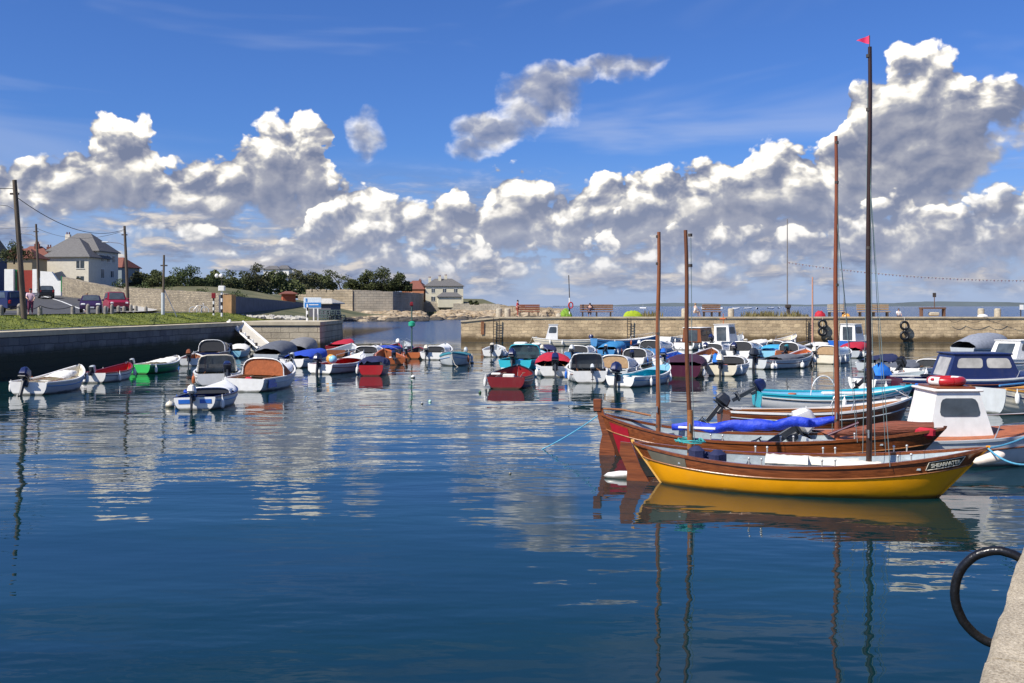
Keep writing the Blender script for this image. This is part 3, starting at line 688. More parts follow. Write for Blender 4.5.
canopy_frame(r, H, .34, .9, CREAM, glass=GLASS); foredeck(r, H, .5, WHITE, .12); outboard(r, H, -.45, 62, NAVY, 1.15)
cuddy(r, H, .42, .95, .5, CGREY)
r, H = boat('speed_boat', 'low blue and white boat with a covered upright engine, nearest of the left group', 195, 410, 227, 4.0, 1.75, .44, .42, .62, hull=LGREY, gun=NAVY, inner=BLUE, trans=WHITE, seats=(.4,))
outboard(r, H, .05, 12, CWHITE, .8); foredeck(r, H, .5, WHITE, .16); cuddy(r, H, .42, .8, .22, WHITE)
for y_ in (.36, -.38): mb = MB(); mb.box((H.x(0) - .028, y_, .30), (.02, .40, .14)); mb.build('blue_panel', BLUE, r)
mb = MB(); mb.box((H.x(.15), .5, .62), (.9, .14, .1), rz=.3, bev=.04, taper=.7); mb.build('rolled_cover', CBLUE, r)
r, H = boat('cabin_boat', 'blue and white boat with a rust brown canvas hood facing the stern', 244, 392, 288, 5.2, 2.1, .56, .56, 1.0, hull=LGREY, gun=WHITE, inner=TAN, trans=WHITE, full=.4)
cuddy(r, H, .55, .97, .30, WHITE, m_open=TAN); cn = cuddy(r, H, .40, .62, .74, CORANGE, m_open=CORANGE, name='canvas_hood', wf=.9)
mb = MB(); mb.box((H.x(.14), -H.b(.14) - .012, .34), (.9, .03, .34)); mb.build('blue_panel', BLUE, r)
clutter(r, H, (.2,), (CRED,)); fenders(r, H, (.03,), 1)
r, H = boat('motor_boat', 'grey tented boat beside the white sloping gangway, nearer the wall', 266, 362, 292, 5.2, 2.0, .5, .5, .8, hull=GREY, gun=CREAM, inner=DARK)
cover(r, H, .05, .95, .75, CGREY, ridge=1.0)
r, H = boat('motor_boat', 'dark tented boat with a pale ridge in front of the quay corner', 291, 358, 312, 5.0, 2.0, .5, .5, .85, hull=GREY, gun=OCHRE, inner=DARK)
cover(r, H, .1, .98, .8, canvas('mid_grey', (.2, .2, .2)), ridge=.9)
r, H = boat('motor_boat', 'white boat under a navy blue cover right of the brown hooded boat', 292, 368, 324, 4.6, 1.8, .52, .5, .8, hull=LGREY, inner=NAVY, trans=WHITE)
cover(r, H, .12, .98, .42, CBLUE); outboard(r, H, 0, 65, LGREY, .8)
r, H = boat('motor_boat', 'open white boat with a dark upright outboard between two pale stern boards, red inside', 320, 374, 363, 4.6, 1.8, .52, .5, .92, hull=LGREY, gun=WHITE, inner=RED, trans=WHITE, full=.42)
outboard(r, H, .05, 8, NAVY, 1.1); foredeck(r, H, .68, WHITE, .1)
for t, m in ((.30, OCHRE), (.22, SKYB)):
    mb = MB(); mb.ball((H.x(t), H.b(t) * .2 * (1 if m is OCHRE else -1), H.z(t) + .22), .26 if m is OCHRE else .22); mb.build('buoy', m, r)
r, H = boat('rowing_boat', 'boat with a bright red stern and bunched dark blue covers', 371, 376, 380, 4.2, 1.5, .55, .5, .7, hull=DRED, gun=NAVY, inner=DARK, trans=RED)
cover(r, H, .05, .7, .35, CNAVY, lump=.2); clutter(r, H, (.06,), (CBLUE,))
r, H = boat('motor_boat', 'white hooded boat at the back just beyond the boat with the round buoys', 362, 362, 376, 4.8, 1.8, .55, .55, .9, hull=GREY, inner=DARK, trans=GREY)
cuddy(r, H, .3, .95, .4, WHITE); clutter(r, H, (.5,), (BROWN,))
r, H = boat('motor_boat', 'small white boat with a pointed white hood under the pier head', 313, 349, 327, 4.6, 1.9, .45, .45, .7, hull=WHITE)
cuddy(r, H, .15, .9, .35, WHITE, win=True); 
r, H = boat('rowing_boat', 'low boat covered in pink red canvas beyond the white hooded boats', 334, 352, 350, 4.8, 1.7, .45, .42, .8, hull=DRED, gun=RED, inner=DARK)
cover(r, H, .3, .98, .3, CRED)
r, H = boat('rowing_boat', 'brown boat with an orange stern in the cluster left of the green topped post', 394, 365, 384, 4.6, 1.7, .45, .45, .8, hull=DRED, gun=ORANGE, inner=BROWN, trans=ORANGE)
outboard(r, H, 0, 65, NAVY, .9)
r, H = boat('rowing_boat', 'dark red boat behind the bright red stern, its low side turned to us', 378, 356, 398, 5.2, 1.8, .45, .43, .7, hull=BROWN, gun=RED, inner=DARK)
cover(r, H, .1, .6, .25, CBLUE)
r, H = boat('motor_boat', 'dark boat with a white engine cover left of the green topped post', 398, 352, 404, 4.6, 1.7, .45, .43, .7, hull=NAVY, gun=GREY, inner=GREY)
outboard(r, H, 0, 10, WHITE, 1.1)
r, H = boat('rowing_boat', 'small brown boat with an ochre orange stern beside the green topped post', 412, 359, 419, 4.0, 1.4, .45, .42, .66, hull=BROWN, gun=DRED, inner=DARK, trans=ORANGE)
outboard(r, H, .4, 60, LGREY, .7)
r, H = boat('motor_boat', 'white hooded boat behind the teal canvas covered boat', 431, 360, 446, 4.5, 1.8, .5, .5, .95, hull=GREY, inner=DARK, trans=WHITE)
cuddy(r, H, .22, .96, .38, WHITE); outboard(r, H, .3, 20, CREAM, .9)
r, H = boat('rowing_boat', 'boat under a teal cover with its bow pointing towards us', 458, 362, 452, 4.6, 1.9, .50, .5, .80, hull=LGREY, gun=CTEAL, inner=DARK, away=False, full=.42)
cover(r, H, .02, .97, .22, CTEAL, ridge=1.1); outboard(r, H, .5, 10, LGREY, .8)

# ---------------- middle group
r, H = boat('rowing_boat', 'dark red open boat with a pale box on its stern, before the middle group', 506, 389, 518, 4.4, 2.0, .52, .50, .78, hull=MAROON, gun=BLACK, inner=DRED, trans=DRED, clink=5)
mb = MB(); mb.box((H.x(.04), -.1, H.z(0) + .02), (.3, .5, .2), bev=.03); mb.box((H.x(.1), .5, H.z(0) + .1), (.3, .4, .1), bev=.03); mb.build('stern_box', CWHITE, r)
r, H = boat('motor_boat', 'white boat with fenders and engine left of the turquoise boat', 492, 357, 497, 4.5, 1.6, .5, .48, .7, hull=WHITE, inner=GREY)
outboard(r, H, 0, 60, CREAM, 1.0); fenders(r, H, (.1, .3), -1, r=.13)
r, H = boat('cabin_boat', 'turquoise boat with a broad turquoise windscreen frame', 515, 371, 540, 5.2, 2.3, .6, .6, .95, hull=TURQ, gun=TURQ, inner=TEAL, trans=TURQ)
cuddy(r, H, .45, .96, .35, WHITE); canopy_frame(r, H, .35, .92, TURQ, glass=GLASS, lean=.3); outboard(r, H, .1, 15, NAVY, 1.2)
mb = MB(); mb.box((H.x(.42), .3, H.z(.4) + .85), (.5, .7, .18), bev=.06); mb.box((H.x(.45), -.6, H.z(.4) + .8), (.4, .5, .16), bev=.06); mb.build('folded_canopy', CWHITE, r)
mb = MB(); mb.box((H.x(0) - .025, 0, .08), (.02, 1.6, .2), bev=.005); mb.build('white_boot_band', WHITE, r)
r, H = boat('fishing_boat', 'white boat with a slim white wheelhouse against the far quay, left end', 592, 346, 530, 5.4, 1.9, .6, .55, .8, hull=CREAM, inner=GREY, gun=WHITE)
wheelhouse(r, H, .4, 1.5, 1.2, 1.35, WHITE, fr=.35); outboard(r, H, 0, 60, NAVY, .9)
clutter(r, H, (.45,), (ORANGE,))
r, H = boat('motor_boat', 'white boat with a red cover and raised navy engine, left of the framed white boat', 555, 377, 552, 4.9, 1.9, .54, .52, .85, hull=WHITE, inner=DARK, trans=WHITE)
cover(r, H, .35, .95, .45, CRED); outboard(r, H, 0, 35, NAVY, 1.25); fenders(r, H, (.05, .02), 1)
r, H = boat('cabin_boat', 'white boat with an arched windscreen frame and round white transom, mid cluster', 590, 383, 582, 5.2, 1.95, .56, .56, .88, hull=WHITE, inner=DARK, trans=WHITE)
canopy_frame(r, H, .30, .85, LGREY, glass=GLASS); cuddy(r, H, .36, .95, .62, WHITE)
outboard(r, H, -.1, 15, LGREY, .6)
r, H = boat('cabin_boat', 'white boat with a smooth white rounded hood, in front of the left short mast', 612, 379, 628, 4.8, 1.9, .52, .52, .8, hull=WHITE, inner=TAN, trans=LGREY)
cuddy(r, H, .12, .96, .62, WHITE, m_open=TAN)
r, H = boat('motor_boat', 'low white open boat with turquoise inside and two tone engine at its stern', 620, 387, 668, 4.6, 1.75, .46, .44, .82, hull=LGREY, gun=WHITE, inner=TURQ, trans=WHITE)
outboard(r, H, .1, 10, NAVY, 1.2); foredeck(r, H, .72, SKYB, .04)
r, H = boat('cabin_boat', 'white hooded boat behind the smooth hooded boat, left of the left short mast', 632, 366, 646, 4.8, 1.8, .5, .5, .8, hull=WHITE, inner=DARK)
cuddy(r, H, .2, .96, .5, WHITE, win=True); outboard(r, H, 0, 60, NAVY, .9)
r, H = boat('rowing_boat', 'small blue covered boat in the back row between two white boats', 606, 356, 622, 4.4, 1.6, .45, .45, .7, hull=MBLUE, inner=NAVY)
cover(r, H, .05, .95, .5, canvas('mid_blue', (.03, .2, .42))); outboard(r, H, 0, 65, LGREY, .8)
r, H = boat('rowing_boat', 'long blue rowing boat with a white gunwale against the far quay', 594, 347, 658, 6.2, 1.9, .75, .6, 1.0, hull=MBLUE, gun=WHITE, inner=WHITE)
r, H = boat('rowing_boat', 'white open boat against the far quay between the two short masts', 664, 344, 690, 5.2, 1.8, .7, .55, .8, hull=WHITE, gun=WHITE, inner=CREAM)
fenders(r, H, (.1, .3, .6), -1)
r, H = boat('cabin_boat', 'white hooded boat behind the left short mast in the back row', 648, 357, 668, 5.2, 2.0, .6, .6, .95, hull=MBLUE, gun=WHITE, inner=DARK)
cuddy(r, H, .1, .95, .55, WHITE, win=True)
r, H = boat('motor_boat', 'white motor boat with blue engine right of the left short mast', 664, 367, 678, 4.6, 1.7, .5, .5, .75, hull=WHITE, inner=BLUE)
outboard(r, H, 0, 25, BLUE, 1.1); clutter(r, H, (.3, .5), (CBLUE, TAN))
r, H = boat('motor_boat', 'dark maroon boat under a dark cover behind the right short mast', 684, 378, 690, 4.6, 2.0, .62, .6, .85, hull=MAROON, gun=MAROON, inner=DARK, trans=MAROON)
cover(r, H, .02, .97, .42, canvas('maroon', (.05, .012, .03))); fenders(r, H, (.05,), -1)
r, H = boat('cabin_boat', 'white and brown boat with a long windowed wheelhouse near the far quay', 684, 350, 712, 6.0, 2.2, .6, .6, .9, hull=WHITE, gun=BROWN, inner=DARK)
wheelhouse(r, H, -1.4, 1.3, 1.7, 1.15, BROWN, roof_m=WHITE, fr=.3); fenders(r, H, (.1, .3, .5), -1)
r, H = boat('fishing_boat', 'small white boat with an upright white wheelhouse and radar mast left of the weeds', 712, 352, 742, 5.4, 2.0, .8, .75, 1.25, hull=WHITE, gun=WHITE, inner=GREY)
wheelhouse(r, H, -1.0, .5, 1.4, 1.35, WHITE, fr=.4); clutter(r, H, (.5,), (CRED,))
mb = MB(); mb.tube([(-.6, 0, 2.1), (-.6, 0, 3.0)], .03, 6); mb.box((-.6, 0, 2.6), (.25, .5, .1)); mb.build('radar_mast', ORANGE, r)
outboard(r, H, 0, 30, NAVY, 1.1)
r, H = boat('cabin_boat', 'cream boat with a blue bag and cream engine, its square stern facing us', 721, 376, 738, 5.0, 2.0, .55, .53, .85, hull=LGREY, gun=WHITE, inner=DARK, trans=CREAM)
cuddy(r, H, .42, .96, .38, CREAM); outboard(r, H, 0, 8, CREAM, 1.1); clutter(r, H, (.12, .08), (CBRT, NAVY)); 
mb = MB(); mb.box((H.x(.1), .35, H.z(.1) + .35), (.35, .35, .6), bev=.1, taper=.6); mb.build('blue_bag', CBRT, r)
r, H = boat('cabin_boat', 'white boat with a flat windowed hood behind the cream boat', 738, 359, 757, 5.4, 2.0, .55, .55, .9, hull=WHITE, inner=DARK)
cuddy(r, H, .15, .96, .6, WHITE, win=True); outboard(r, H, .2, 15, NAVY, 1.1)
r, H = boat('motor_boat', 'white open boat with low sides against the far quay under the tall thin pole', 762, 347, 796, 5.6, 1.9, .6, .5, 1.0, hull=WHITE, inner=CREAM)
r, H = boat('motor_boat', 'long grey white open boat with fenders, right of the cream boat', 756, 369, 812, 5.0, 1.9, .55, .5, .8, hull=LGREY, gun=GREY, inner=DARK, trans=LGREY, seats=(.3, .7))
outboard(r, H, 0, 5, IRONP, 1.2); fenders(r, H, (.06, .1, .55, .95), -1, r=.12); cover(r, H, .3, .75, .25, CGREY, wf=.7)
r, H = boat('rowing_boat', 'small boat in bright light blue behind the long grey white boat', 768, 358, 782, 4.4, 1.6, .5, .5, .8, hull=SKYB, gun=CBRT, inner=MBLUE)
cover(r, H, .1, .7, .35, canvas('sky_blue', (.05, .35, .62)))
r, H = boat('cabin_boat', 'white hooded boat with a wooden brown side near the pinkish pole', 786, 359, 812, 5.0, 1.8, .55, .55, .85, hull=BROWN, gun=WHITE, inner=DARK)
cuddy(r, H, .1, .6, .55, WHITE); outboard(r, H, 0, 60, TEAL, .9)
r, H = boat('cabin_boat', 'white boat with a pale blue hood just left of the taller brown masts', 824, 364, 846, 4.8, 1.8, .55, .55, .9, hull=LGREY, inner=DARK, trans=CREAM)
cuddy(r, H, .15, .96, .55, mat('pale_blue_gelcoat', (.55, .68, .74), .3), m_open=TAN); outboard(r, H, .55, 15, CREAM, .9)
r, H = boat('fishing_boat', 'blue and white boat with a white wheelhouse between the two tallest masts', 838, 350, 868, 5.6, 2.1, .75, .7, 1.15, hull=BLUE, gun=WHITE, inner=GREY)
wheelhouse(r, H, -1.1, .6, 1.4, 1.35, WHITE, fr=.45)
r, H = boat('rowing_boat', 'boat covered in crimson canvas with white floats, between the two tallest masts', 849, 358, 862, 4.4, 1.8, .5, .5, .75, hull=GREY, gun=RED, inner=DARK)
cover(r, H, .02, .98, .5, CRED); fenders(r, H, (.1, .3, .5, .7), -1, r=.13, l=.26)
r, H = boat('rowing_boat', 'dark small boat with a white inflatable roll left of the crimson covered boat', 806, 354, 826, 4.4, 1.7, .45, .45, .7, hull=NAVY, gun=WHITE, inner=GREY); cover(r, H, .3, .9, .3, CWHITE)

# fill-in boats of the crowded rows
def small(spx, spy, bpx, label, L=4.4, hull=WHITE, gun=WHITE, inner=GREY, kind=0, m=WHITE, **k):
    r, H = boat(('rowing_boat', 'cabin_boat', 'motor_boat')[kind], label, spx, spy, bpx, L, 1.65, .5, .48, .8, hull=hull, gun=gun, inner=inner, **k)
    if kind == 1: cuddy(r, H, .25, .95, .42, m, win=True)
    if kind == 2: cover(r, H, .2, .95, .26, m)
    if kind: outboard(r, H, random.uniform(-.2, .2), random.choice((10, 40, 62)), random.choice((NAVY, LGREY, CREAM, BLACK)), random.uniform(.8, 1.05))
small(231, 358, 243, 'small pale blue boat between the navy cabin boat and the brown hooded boat', hull=SKYB, kind=2, m=CWHITE)
small(250, 352, 262, 'small white boat tucked behind the brown hood under the gangway', hull=WHITE, kind=1)
small(336, 357, 352, 'dark wooden boat behind the open boat with the two round buoys', hull=BROWN, gun=WHITE, kind=0)
small(574, 360, 590, 'blue boat with a white deck behind the arched windscreen frame', hull=MBLUE, kind=1)
small(541, 359, 548, 'small dark boat squeezed right of the turquoise boat', hull=NAVY, inner=DARK, kind=2, m=CNAVY)
small(640, 353, 652, 'white boat with a navy cover just left of the left short mast, back row', hull=WHITE, kind=2, m=CNAVY)
small(700, 363, 712, 'white dinghy between the maroon boat and the cream boat', hull=WHITE, inner=BROWN, kind=0)
small(708, 357, 728, 'white hooded boat directly behind the cream boat', hull=LGREY, kind=1)
small(744, 351, 766, 'teal boat with a pale cover in the back row near the weeds', hull=TEAL, kind=2, m=CWHITE)
small(770, 353, 790, 'navy boat with a white hood in the back row below the tall thin pole', hull=NAVY, kind=1)
small(797, 364, 806, 'dinghy with orange inside right of the wooden sided boat', hull=WHITE, inner=ORANGE, kind=0)
small(868, 372, 893, 'grey dinghy behind the bright blue wrapped bundle', hull=GREY, kind=2, m=CNAVY)
small(884, 381, 915, 'white dinghy with an upright engine left of the navy cabin boat', hull=WHITE, inner=DARK, kind=2, m=CGREY)

# ---------------- right-hand group
r, H = boat('motor_boat', 'white open boat with a bright blue wrapped bundle right of the tallest mast', 862, 391, 925, 4.3, 1.7, .52, .50, .75, hull=WHITE, gun=WHITE, inner=PEBBLE, trans=WHITE)
mb = MB(); mb.box((H.x(.28), 0, .80), (.95, .7, .75), bev=.22, taper=.75); o = mb.build('blue_tarp_bundle', CBRT, r)
outboard(r, H, -.3, 60, NAVY, 1.0); fenders(r, H, (.1, .3), -1)
r, H = boat('motor_boat', 'white boat with a tilted black engine left of the navy cabin boat', 905, 381, 955, 4.8, 1.8, .62, .6, .9, hull=WHITE, gun=WHITE, inner=GREY)
outboard(r, H, .2, 55, BLACK, 1.1); cuddy(r, H, .5, .95, .35, WHITE)
r, H = boat('cabin_boat', 'navy blue cabin boat with pale curved windows and a white rubbing band', 894, 392, 1075, 7.4, 2.4, .62, .60, 1.05, hull=NAVY, gun=WHITE, inner=NAVY, trans=MAROON, top=WHITE, top_v=.10)
foredeck(r, H, .2, NAVY, .12, 'deck'); 
w_ = wheelhouse(r, H, -1.85, 1.15, 1.9, .98, NAVY, fr=.4, br=.35, zb=.62, glass=mat('pale_tinted_window', (.42, .40, .36), .12, vary=.3, scale=1.5))
mb = MB(); mb.box((H.x(.12), -H.b(.12) - .0, .40), (.9, .06, .1), rz=.08, bev=.03); mb.build('blue_fender', CBRT, r)
r, H = boat('motor_boat', 'grey boat under a grey tent cover in the back right, behind the navy cabin boat', 962, 356, 1006, 6.0, 2.2, .6, .6, .95, hull=GREY, gun=GREY, inner=DARK)
cover(r, H, .02, .98, 1.0, canvas('pale_grey', (.24, .26, .30)), ridge=1.0)
r, H = boat('rowing_boat', 'small turquoise and white boat at the far right edge before the quay', 992, 353, 1052, 5.0, 1.8, .62, .58, .8, hull=WHITE, gun=TURQ, inner=MBLUE, trans=TURQ, top=TURQ, top_v=.2)
r, H = boat('cabin_boat', 'white cabin boat cut by the right frame edge behind the navy cabin boat', 990, 373, 1070, 6.2, 2.2, .75, .75, 1.0, hull=WHITE, gun=WHITE, inner=GREY)
wheelhouse(r, H, -2.2, 1.2, 1.8, .95, WHITE, fr=.4, br=.5)
r, H = boat('rowing_boat', 'cream clinker built boat at the right edge behind the white wheelhouse', 988, 413, 1075, 3.9, 1.9, .85, .72, 1.05, hull=CREAM, gun=OCHRE, inner=PEBBLE, clink=6, trans=LGREY)
mb = MB(); mb.tube([(H.x(.0), -.5, .95), (H.x(.75), -.2, 1.05)], .035, 8); mb.build('oar', MBLUE, r)
r, H = boat('rowing_boat', 'long white boat with a turquoise gunwale band behind the varnished boat', 757, 408, 914, 5.5, 1.85, .60, .52, .82, hull=WHITE, gun=TURQ, inner=SKYB, trans=TURQ, top=TURQ, top_v=.16)
outboard(r, H, .0, 62, NAVY, .9)
mb = MB(); hp = [Vector((H.x(.44) + .45 * math.cos(a), .3, H.z(.4) - .1 + .7 * math.sin(a))) for a in [PI * i / 12 for i in range(13)]]; mb.tube(hp, .02, 6); mb.build('hoop_rail', ALU, r)
clutter(r, H, (.62, .72), (DARK, CNAVY))
mb = MB(); mb.box((H.x(.55), -.2, H.z(.5) + .02), (1.6, .3, .1), bev=.03); mb.build('white_board', WHITE, r)
r, H = boat('rowing_boat', 'varnished brown clinker boat with an open stern and tilted dark engine', 724, 431, 912, 5.5, 1.9, .62, .56, .95, hull=VARN, gun=WHITE, inner=VARN2, trans=VARN, clink=5, seats=(.2, .45, .68), seatm=VARN)
outboard(r, H, .1, 40, IRONP, .85); clutter(r, H, (.52,), (DARK,))

# grey hulled wheelhouse boat with orange decks
r, H = boat('fishing_boat', 'pale grey boat with orange deck and a white wheelhouse carrying a red lifebuoy', 800, 462, 1080, 6.6, 2.1, .62, .60, .86, hull=LGREY, gun=GREY, inner=GREY, trans=LGREY, seats=None, full=.42)
foredeck(r, H, .08, mat('deck_terracotta', (.36, .11, .04), .6, vary=.2), .05, 'orange_deck')
wh = wheelhouse(r, H, -.56, .92, 1.28, 1.0, WHITE, fr=.30, br=.20, zb=.66, back=False)
mb = MB(); mb.box((.12, 0, 1.742), (.9, 1.0, .05), bev=.015); mb.build('wooden_roof_rim', VARN, wh)
outboard(r, H, .2, 58, WHITE, 1.2)
lb = thing('lifebuoy', 'red and white lifebuoy lying on the white wheelhouse roof', 'lifebuoy', r.matrix_basis @ Vector((.12, 0, 1.87)))
for k in range(8):
    mb = MB(); a0 = 2 * PI * k / 8
    mb.tube([(.33 * math.cos(a0 + PI / 4 * j / 6), .33 * math.sin(a0 + PI / 4 * j / 6), 0) for j in range(7)], .10, 10); mb.build('red_segment' if k % 4 else 'white_segment', RED if k % 4 else WHITE, lb)
mb = MB(); mb.box((0, 0, .04), (.9, .10, .06), rz=.4, bev=.02); mb.build('rope_wrap', CRED, lb)

# ---------------- the two double ended sailing skiffs
def skiff(name, label, sp, bp, L, B, zs, zm, zb, hull, top, inner, top_v, srake, rake, depth=.25):
    sp = Vector(sp); bp = Vector(bp); d = bp - sp; th = math.atan2(d.y, d.x); c = (sp + bp) / 2
    r = thing(name, label, 'skiff', (c.x, c.y, 0), th)
    H = Hull(L, B, zs, zm, zb, ft=.02, sm=.46, rake=rake, srake=srake, depth=depth, full=.62)
    hull_parts(r, H, hull, VARN, inner, top_m=top, top_v=top_v, N=36, M=14, gw=.05, thick=.03, floor=.08)
    return r, H
# sheer ends from the photograph's columns and heights
s1 = Vector((PX(633, 20.6), 20.6)); b1 = Vector((PX(988, 18.55), 18.55)); L1 = (b1 - s1).length
sk, H = skiff('sailing_skiff', 'double ended sailing skiff with golden yellow hull and varnished top strake, nearest boat', s1, b1, L1, 1.75, .80, .56, .97, YELLOW, VARN, PEBBLE, .27, .115, .155)
thwarts(sk, H, (.17, .32, .48, .64, .80), PEBBLE, -.15, .26)
def rub(root, H, v, m, r_=.014, name='rubbing_strip', sides=(-1, 1), t0=.0, t1=1.0, off=.006):
    for sd_ in sides:
        pts = []
        for i in range(41):
            t = lerp(t0, t1, i / 40); p = H.pt(t, math.asin(v), sd_); pts.append(p + Vector((0, sd_ * off, 0)))
        MB().tube(pts, r_, 6).build(name, m, root)
rub(sk, H, .27, VARN2, .016)
# stem and stern posts
def post(root, H, t, m, ext, name, w=.05, vmax=1.0):
    pts = []
    for i in range(13):
        v = vmax * i / 12; p = H.pt(t, math.asin(v), 1); pts.append(Vector((p.x, 0, p.z)))
    mb = MB(); sg = 1 if t > .5 else -1
    rings = [[(p.x - sg * .04, -w / 2, p.z), (p.x + sg * .03, -w / 2 * .6, p.z), (p.x + sg * .03, w / 2 * .6, p.z), (p.x - sg * .04, w / 2, p.z)] for p in [pts[0] + Vector((sg * ext * .3, 0, ext))] + pts]
    mb.loft(rings, True, True, True); return mb.build(name, m, root)
post(sk, H, 1, YELLOW, .04, 'stem_post'); post(sk, H, 0, mat('post_yellow', (.75, .42, .10), .3), .05, 'stern_post', .07)
# rudder
mb = MB(); xs_ = H.x(0)
mb.prism([(xs_ - .03, .78), (xs_ - .26, .80), (xs_ - .28, .55), (xs_ - .12, .2), (xs_ - .14, -.25), (xs_ + .45, -.25), (xs_ + .34, .0), (xs_ + .16, .30)], .045)
mb.build('rudder', VARN, sk)
# grey patch panel near the stern, nameplate near the bow (both on the side facing the camera: starboard = -y)
def side_patch(root, H, t0, t1, v0, v1, m, name, off=.012, sd_=-1, n=10, k=4):
    rings = []
    for i in range(n + 1):
        t = lerp(t0, t1, i / n); rings.append([H.pt(t, math.asin(lerp(v0, v1, j / k)), sd_) + Vector((0, sd_ * off, 0)) for j in range(k + 1)])
    return MB().loft(rings, closed=False).build(name, m, root)
side_patch(sk, H, .045, .17, .04, .25, mat('worn_grey_panel', (.13, .12, .09), .5), 'grey_panel')
side_patch(sk, H, .845, .945, .06, .21, mat('name_board', (.10, .09, .06), .4), 'name_board', .014)
side_patch(sk, H, .848, .942, .075, .195, mat('name_board_face', (.05, .05, .035), .4), 'name_board_face', .017)
rim = [H.pt(lerp(.845, .945, i / 10), math.asin(.06), -1) for i in range(11)] + [H.pt(lerp(.945, .845, i / 10), math.asin(.21), -1) for i in range(11)]
MB().tube([p + Vector((0, -.018, 0)) for p in rim], .007, 6, closed=True).build('name_board_rim', CREAM, sk)
# lettering, one solid letter after another laid on the board's curve
LETT = mat('cream_lettering', (.74, .70, .55), .5)
def letters(text, root, H, t0, t1, v, h, m, name='letter'):
    n = len(text)
    for i, ch in enumerate(text):
        cu = bpy.data.curves.new('letter', 'FONT'); cu.body = ch; cu.size = h * 1.38; cu.extrude = .002; cu.align_x = 'CENTER'; cu.align_y = 'CENTER'; cu.offset = .0022
        ob = bpy.data.objects.new('tmp', cu); COL.objects.link(ob)
        dg = bpy.context.evaluated_depsgraph_get(); me = bpy.data.meshes.new_from_object(ob.evaluated_get(dg)); bpy.data.objects.remove(ob)
        me.materials.clear(); me.materials.append(m)
        t = lerp(t0, t1, (i + .5) / n); a = math.asin(v)
        p = H.pt(t, a, -1); px = H.pt(t + .004, a, -1) - H.pt(t - .004, a, -1); px.normalize()
        pz = H.pt(t, math.asin(v - .04), -1) - H.pt(t, math.asin(v + .04), -1); ny = px.cross(pz).normalized()
        if ny.y > 0: ny = -ny
        pz = ny.cross(px).normalized()
        M4 = Matrix((px.to_4d(), pz.to_4d(), ny.to_4d(), Vector((0, 0, 0, 1)))).transposed(); M4[3][0] = M4[3][1] = M4[3][2] = 0; M4[3][3] = 1
        for c_ in range(3): M4[c_][3] = (p + ny * .024)[c_]
        me.transform(M4)
        o = bpy.data.objects.new(name, me); COL.objects.link(o); o.parent = root
letters('SHEARWATER', sk, H, .853, .938, .135, .075, LETT)
# fender at the bow
mb = MB(); M_ = Matrix.Rotation(R(-90), 4, 'Y')
mb.lathe([(.02, -.30), (.07, -.24), (.09, -.1), (.105, .05), (.10, .16), (.05, .24), (.02, .26)], (H.x(1) + .02, -.14, .80), 12, Matrix.Rotation(R(72), 4, 'Y')); mb.build('bow_fender', mat('dirty_white_fender', (.72, .62, .52), .5), sk)
# masts
def mast(root, x, y, z0, z1, r0, r1, lean=(0, 0), m=MASTW, name='mast'):
    pts = [(x + lean[0] * i / 10 + .015 * math.sin(i * .9), y + lean[1] * i / 10, lerp(z0, z1, i / 10)) for i in range(11)]
    return MB().tube(pts, r0, 12, r1).build(name, m, root)
def local_x(root, px):       # local x on the keel line that falls in picture column px
    best = None
    for i in range(-100, 101):
        x = i * .04; p = root.matrix_basis @ Vector((x, 0, 0)); e = abs(512 + F * p.x / p.y - px)
        if best is None or e < best[0]: best = (e, x, p.y)
    return best[1], best[2]
x_, Y_ = local_x(sk, 690); m1_ = mast(sk, x_, 0, .1, HC + (HZ - 230) / F * Y_, .05, .038, (-.10, 0))
mb = MB(); mb.tube([(x_, 0, .5), (x_, 0, 1.5)], .062, 12); mb.build('mast_sleeve', VARN2, m1_)
x2_, Y2_ = local_x(sk, 869); zt_ = HC + (HZ - 47) / F * Y2_; m2_ = mast(sk, x2_, 0, .1, zt_, .055, .036, (.02, 0), mat('dark_mast', (.035, .016, .010), .35, vary=.4, stretch=(5, 5, .4)))
mb = MB(); mb.tube([(x2_ + .02, 0, zt_ - .02), (x2_ + .02, 0, zt_ + .22)], .01, 6); mb.build('pennant_staff', IRON, m2_)
mb = MB(); fl = []
for i in range(9):
    u = i / 8; hh = .085 * (1 - u); yy = .02 * math.sin(u * 6)
    fl.append([(x2_ + .02 - .24 * u, yy, zt_ + .14 + hh), (x2_ + .02 - .24 * u, yy, zt_ + .14 - hh), (x2_ + .02 - .24 * u, yy + .004, zt_ + .14 - hh), (x2_ + .02 - .24 * u, yy + .004, zt_ + .14 + hh)])
mb.loft(fl, True, True, True); mb.build('pennant', mat('pink_pennant', (.75, .03, .12), .7), m2_)
# shrouds
WIRE = mat('thin_rigging', (.16, .22, .22), .6)
for dx, sd_ in ((.35, -1), (.35, 1)):
    MB().tube([(x2_ + .02, 0, zt_ * .72), (x2_ + dx, sd_ * H.b(.68), H.z(.68))], .006, 4).build('shroud', WIRE, sk)
def rig(root, H_, x, ztop, ts, r_=.007):      # halyards, mast bands and a cleat
    for k, (dx, dy) in enumerate(ts): MB().tube([(x + dx * .15, dy * .1, ztop * (.97 - .06 * k)), (x + dx * .5, dy * .6, ztop * .4), (x + dx, dy, .75)], r_, 4).build('halyard', WIRE, root)
    for z in (.98, .86, .55, .14): MB().tube([(x, 0, ztop * z - .03), (x, 0, ztop * z + .03)], .060 - .016 * z, 10).build('mast_band', IRON, root)
    mb = MB(); mb.box((x, -.07, 1.15), (.03, .05, .16), bev=.01); mb.build('mast_cleat', STEEL, root)
rig(sk, H, x2_, zt_, ((.12, -.10), (-.10, .12))); rig(sk, H, x_, HC + (HZ - 230) / F * Y_, ((.10, -.08),))
